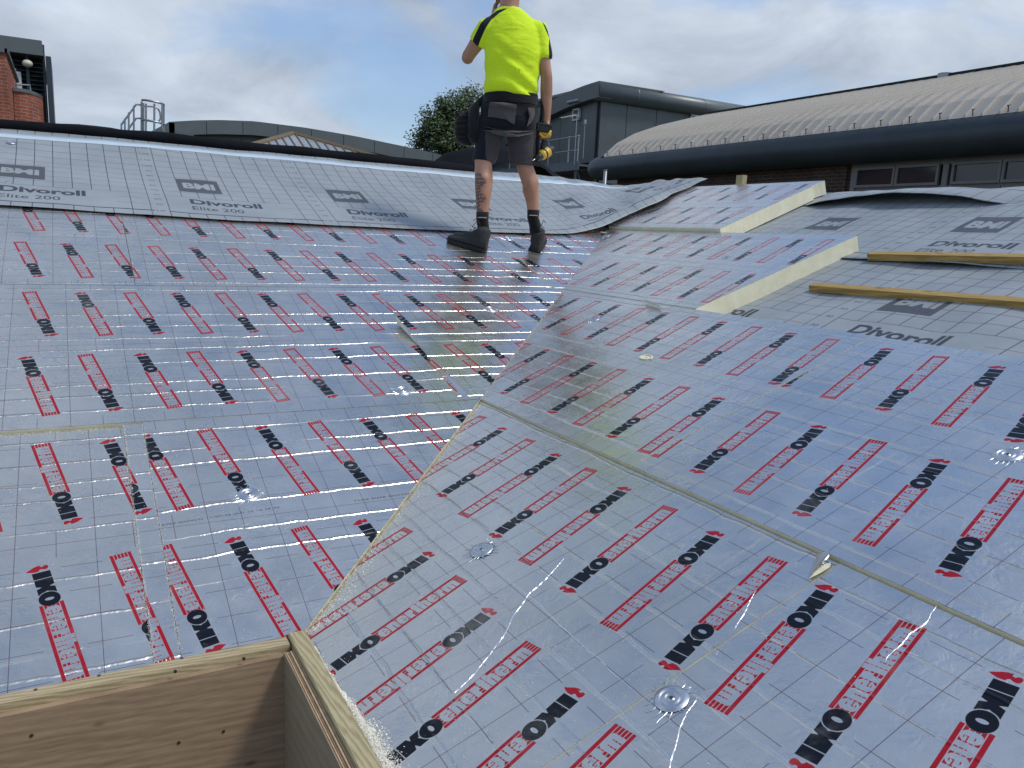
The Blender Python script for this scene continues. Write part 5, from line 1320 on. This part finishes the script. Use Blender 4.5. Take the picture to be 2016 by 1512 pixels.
def seg_d(px, pz, P):
    best = 9
    for (a, b_) in zip(P, P[1:]):
        ax, az, bx, bz = a[0], a[1], b_[0], b_[1]; t = max(0, min(1, ((px - ax) * (bx - ax) + (pz - az) * (bz - az)) / ((bx - ax) ** 2 + (bz - az) ** 2 + 1e-9)))
        w_ = a[2] + (b_[2] - a[2]) * t; best = min(best, math.hypot(px - ax - (bx - ax) * t, pz - az - (bz - az) * t) - w_)
    return best
def q2(px, py, w_): x, y, z = loc_(PXW(px, py)); return (x, z, w_)
SLp = [q2(997, 22, .003), q2(980, 28, .013), q2(963, 40, .019), q2(951, 57, .023), q2(940, 78, .024), q2(934, 92, .024)]
SRp = [q2(1066, 44, .002), q2(1077, 64, .008), q2(1086, 76, .016), q2(1086, 95, .022), q2(1087, 125, .022)]
attr(sh, 'stripe', lambda x, y, z: max(0, min(1, .5 - (seg_d(x, z, SLp) if x < -.05 else seg_d(x, z, SRp)) / .02)))
# --- shorts
q = MB()
q.loft([(LW(-.036, 0, 1.025), RW_ * .176, VW * .126), (LW(-.038, -.002, .97), RW_ * .180, VW * .130), (LW(-.045, -.008, .90), RW_ * .190, VW * .140), (LW(-.052, -.010, .83), RW_ * .195, VW * .140), (LW(-.055, -.005, .77), RW_ * .185, VW * .12)], 30)
q.tube([LW(-.13, -.01, .86), LW(-.165, -.01, .76), LW(-.180, -.025, .66), LW(-.196, -.04, .592), LW(-.198, -.042, .578)], [.095, .092, .083, .078, .078], 22)
q.tube([LW(.03, 0, .86), LW(.045, .005, .76), LW(.055, .015, .66), LW(.062, .025, .588), LW(.062, .026, .575)], [.095, .098, .091, .086, .086], 22)
so_ = q.build('work_shorts', SHORT, wk); remesh(so_, .008, 6, .55)
for v in so_.data.vertices:
    x, y, z = loc_(v.co + PW); v.co += v.normal * (.006 * vnoise(x * 9, z * 11, 6 + y * 4) + .004 * math.sin(z * 60 + x * 20) * ss(.8, .9, z))
def panel(x, y, z):
    if z > .78 + .05 * (x + .06) * (1 if x < 0 else -1): return 0
    if x < -.058: return 1 if (x > -.178 - (z - .57) * .08) and y < .03 else 0
    return 1 if x < .128 and y < .06 else 0
attr(so_, 'panel', panel)
def patch(name, pts, m, thick=.004, dy0=-.147, lab=None):
    V = []
    for (px, py) in pts:
        x, y, z = loc_(PXW(px, py, -.12)); r_ = .198; yy = -.012 - .140 * math.sqrt(max(.05, 1 - ((x + .048) / r_) ** 2)); V.append((x, yy, z))
    cx_ = sum(v[0] for v in V) / len(V); cz_ = sum(v[2] for v in V) / len(V); cy_ = -.012 - .140 * math.sqrt(max(.05, 1 - ((cx_ + .048) / .198) ** 2))
    n_ = len(V); W_ = [LW(*v) for v in V] + [LW(v[0], v[1] - thick, v[2]) for v in V] + [LW(cx_, cy_ - thick * 1.8, cz_)]
    Fc = [(i, (i + 1) % n_, n_ + (i + 1) % n_, n_ + i) for i in range(n_)] + [(n_ + i, n_ + (i + 1) % n_, 2 * n_) for i in range(n_)]
    o = mesh(name, W_, Fc, m, wk)
    if lab: o['label'] = lab
patch('back_pocket', ((964, 203), (990, 204.5), (1017, 209), (1015, 228), (1013, 246), (1006, 243), (996, 236.5), (978, 233), (960.6, 230), (961.5, 216)), GREYC, .010)
patch('pocket_flap', ((964, 202), (990, 203.5), (1017.5, 208), (1017, 216), (990, 213), (963, 211)), GREYC, .017)
patch('back_pocket', ((1039, 212), (1053, 211), (1054, 223), (1048, 238), (1037, 250), (1042, 229)), GREYC, .010)
patch('seat_flap', ((940, 246), (960, 250), (985, 258), (1000, 262), (1020, 262), (1052, 256), (1052, 261), (1020, 270), (1000, 270), (982, 267), (960, 258), (939, 252)), GREYC, .006)
# belt and pouches
q = MB(); R_ = []
for k in range(36):
    t = 2 * math.pi * k / 36; R_.append((math.cos(t), math.sin(t)))
V = []; Fc = []
for (c_, z) in R_:
    p = LW(-.040 + .186 * c_, -.004 + .137 * z, 0); p2 = LW(-.040 + .180 * c_, -.004 + .131 * z, 0)
    V += [p + UPV * .955, p + UPV * 1.005, p2 + UPV * 1.005, p2 + UPV * .955]
for k in range(36):
    a = 4 * k; b_ = 4 * ((k + 1) % 36)
    for j in range(4): Fc.append((a + j, b_ + j, b_ + (j + 1) % 4, a + (j + 1) % 4))
mesh('belt', V, Fc, BLKC, wk)
q = MB(); q.loft([(LW(-.262, .0, .955), RW_ * .022, VW * .05), (LW(-.275, -.01, .92), RW_ * .035, VW * .07), (LW(-.275, -.012, .84), RW_ * .042, VW * .08), (LW(-.270, -.012, .74), RW_ * .045, VW * .078), (LW(-.262, -.01, .70), RW_ * .034, VW * .06)], 20)
q.tube([LW(-.21, -.02, .99), LW(-.235, -.02, .965), LW(-.265, -.01, .93)], [.020, .022, .026], 10); q.build('tool_pouch', BLKC, wk, True)
q = MB(); q.loft([(LW(-.325, .0, .895), RW_ * .028, VW * .04), (LW(-.345, -.005, .85), RW_ * .050, VW * .06), (LW(-.350, -.008, .78), RW_ * .053, VW * .062), (LW(-.335, -.006, .705), RW_ * .048, VW * .05), (LW(-.315, 0, .685), RW_ * .034, VW * .035)], 20)
for k in range(5): q.tube([LW(-.350 + .052 * math.cos(a), -.008 + .064 * math.sin(a), .86 - .033 * k + .006 * math.cos(a)) for a in [2 * math.pi * i / 20 for i in range(21)]], .0045, 6, False)
q.build('tool_pouch', BLKC, wk, True)
q = MB(); q.tube([LW(.172, .0, 1.0), LW(.178, -.01, .90), LW(.165, .0, .84)], [.012, .016, .012], 8); q.build('belt_strap', BLKC, wk, True)
q = MB(); q.tube([LW(.155, .0, .80), LW(.158, .01, .60)], [.014, .013], 8); q.build('tool_holster', BLKC, wk, True)
# socks
for (a_, f_, rr_) in ((aL, fL, (.043, .041, .040, .043)), (aR, fR, (.043, .041, .040, .043))):
    tp = a_ + UPV * .012; q = MB(); q.tube([tp, a_ - UPV * .04, a_.lerp(f_, .6), f_], rr_, 20); so2 = q.build('sock', SOCK, wk, True)
    q = MB()
    for k in range(9):
        an = -math.pi * (.30 + .05 * k); p = tp - UPV * .037 + (RW_ * math.cos(an) + VW * math.sin(an)) * .0432
        q.box(p, (.0045, .0045, .0055 if k % 3 else .008), Matrix.Rotation(rng.uniform(-.4, .4), 3, 'Z'))
    mesh('sock_lettering', q.v, q.f, simple('sock_print', (.45, .45, .45), .8), so2, loc=PW)
# boots
def boot(heel, toe, ankle, lab=None):
    heel, toe = Vector(heel), Vector(toe); d_ = (toe - heel); Lb = d_.length; d_.normalize(); n_ = Vector(NA); s_ = d_.cross(n_).normalized(); n_ = s_.cross(d_).normalized()
    def B(t, w_, h, s2=0): return heel + d_ * (t * Lb) + s_ * s2 + n_ * h
    q = MB(); prof_ = [(.0, .022, .030, .05), (.03, .034, .045, .065), (.12, .038, .052, .075), (.28, .036, .050, .072), (.45, .037, .042, .054), (.62, .041, .034, .042), (.80, .042, .028, .032), (.93, .036, .022, .024), (.995, .020, .018, .02)]
    q.loft([(B(t, 0, .020 + hh * .5), s_ * w_, n_ * (hh * .62), .8) for (t, w_, _, hh) in prof_], 22)
    q.tube([B(.17, 0, .05), B(.16, 0, .09).lerp(ankle, .15), (B(.15, 0, .13)).lerp(ankle, .35), B(.14, 0, .155).lerp(ankle, .5)], [.048, .047, .048, .050], 22)
    q.capsule([B(.24, 0, .125), B(.40, 0, .085), B(.60, 0, .060), B(.80, 0, .052)], [.026, .028, .027, .022], 14)
    o = q.build('boot', BOOT, wk); remesh(o, .006, 4, .5)
    q = MB(); out_ = [(0, .026), (.04, .036), (.15, .041), (.3, .038), (.45, .041), (.62, .047), (.8, .048), (.92, .040), (.985, .024), (1.01, .006)]
    pl_ = [B(t, 0, 0, w_) for t, w_ in out_] + [B(t, 0, 0, -w_) for t, w_ in out_[::-1]]
    q.prism(pl_[::-1], n_ * .026)
    for k in range(11):
        t = .05 + k * .085; q.box(B(t, 0, .003), (.010, .088, .008), Matrix((d_, s_, n_)).transposed())
    mesh('sole', q.v, q.f, SOLE, o, loc=PW)
    q = MB()
    for k in range(5):
        t = .30 + k * .085; hz_2 = .158 - k * .020; q.tube([B(t, 0, hz_2 - .010, .026), B(t + .02, 0, hz_2 + .002, 0), B(t, 0, hz_2 - .010, -.026)], .0028, 6)
    bb_ = B(.26, 0, .165); q.tube([bb_, bb_ + UPV * .035 + d_ * .03 + s_ * .01, bb_ + UPV * .01 + d_ * .06 + s_ * .02], .0024, 6); q.tube([bb_, bb_ + UPV * .03 + d_ * .02 - s_ * .02, bb_ - UPV * .02 + d_ * .05 - s_ * .03], .0024, 6)
    mesh('laces', q.v, q.f, LACE, o, loc=PW)
    q = MB(); q.box(B(.12, 0, .135, 0) + s_ * -.047, (.012, .004, .016)); 
    return o
hL = Vector(onA(957, 497)); tL = Vector(onA(885, 476)); hR_ = Vector(onA(1051, 496)); tR = Vector(onA(1071, 466))
dL = (tL - hL).normalized(); tL = hL + dL * .275; dR = (tR - hR_).normalized(); tR = hR_ + dR * .30
NAV = Vector(NA)
boot(hL + NAV * .004, tL + NAV * .004, fL); boot(hR_ + NAV * .004, tR + NAV * .004, fR)
# phone in the raised hand and drill in the lowered one
ph_ = wrL + UPV * .10 + RW_ * .022
q = MB(); q.box(ph_ + UPV * .01, (.009, .072, .15), Matrix((RW_, VW, UPV)).transposed()); o = q.build('mobile_phone', TOOLB, None, loc=ph_); tag(o, 'black phone held up to the worker\'s head', 'phone')
dr = thing('cordless_drill', 'black and yellow cordless drill hanging nose down from the worker\'s right hand', 'drill', gripc)
Rm = Matrix((RW_, VW, UPV)).transposed() @ Matrix.Rotation(rad(8), 3, 'Y')
def D(px, py, dy=.035): return PXW(px, py, dy)
q = MB(); q.box(D(1072.5, 255), (.088, .110, .055), Rm); o = q.build('battery', TOOLB, dr)
bm = bmesh.new(); bm.from_mesh(o.data); bmesh.ops.bevel(bm, geom=bm.edges, offset=.008, segments=3, affect='EDGES'); bm.to_mesh(o.data); bm.free()
q = MB(); q.box(D(1073, 246.5), (.092, .114, .008), Rm); q.build('battery_plate', simple('dark_grey_plastic', (.07, .07, .075), .5), dr)
q = MB(); q.box(D(1073, 265.5), (.080, .10, .014), Rm); q.tube([D(1062, 263, -.02), D(1069, 270, -.015), D(1078, 268, -.02), D(1085, 257, -.02)], [.007, .008, .009, .007], 8); q.build('foot_trim', YEL, dr, True)
q = MB(); q.tube([D(1071, 266), D(1071.5, 278), D(1069, 290), D(1069, 298)], [.020, .0185, .021, .024], 14); q.build('handle', TOOLB, dr, True)
ax_ = (D(1056, 314, -.03) - D(1077, 302, .06)); axn = ax_.normalized()
c0 = D(1073, 302, .035)
q = MB(); q.tube([c0 - axn * .085, c0 - axn * .075, c0 - axn * .03, c0 + axn * .03, c0 + axn * .062], [.018, .031, .036, .034, .027], 18); q.build('motor_housing', YEL, dr, True)
q = MB(); q.tube([c0 - axn * .072, c0 - axn * .03], [.0345, .0375], 18, False); q.tube([c0 + axn * .012, c0 + axn * .024], [.0365, .0365], 18); q.tube([c0 + axn * .058, c0 + axn * .075, c0 + axn * .105], [.028, .024, .017], 16); q.build('housing_trim', TOOLB, dr, True)
q = MB(); q.tube([c0 + axn * .105, c0 + axn * .15], [.006, .0035], 8); q.build('driver_bit', STEEL, dr, True)
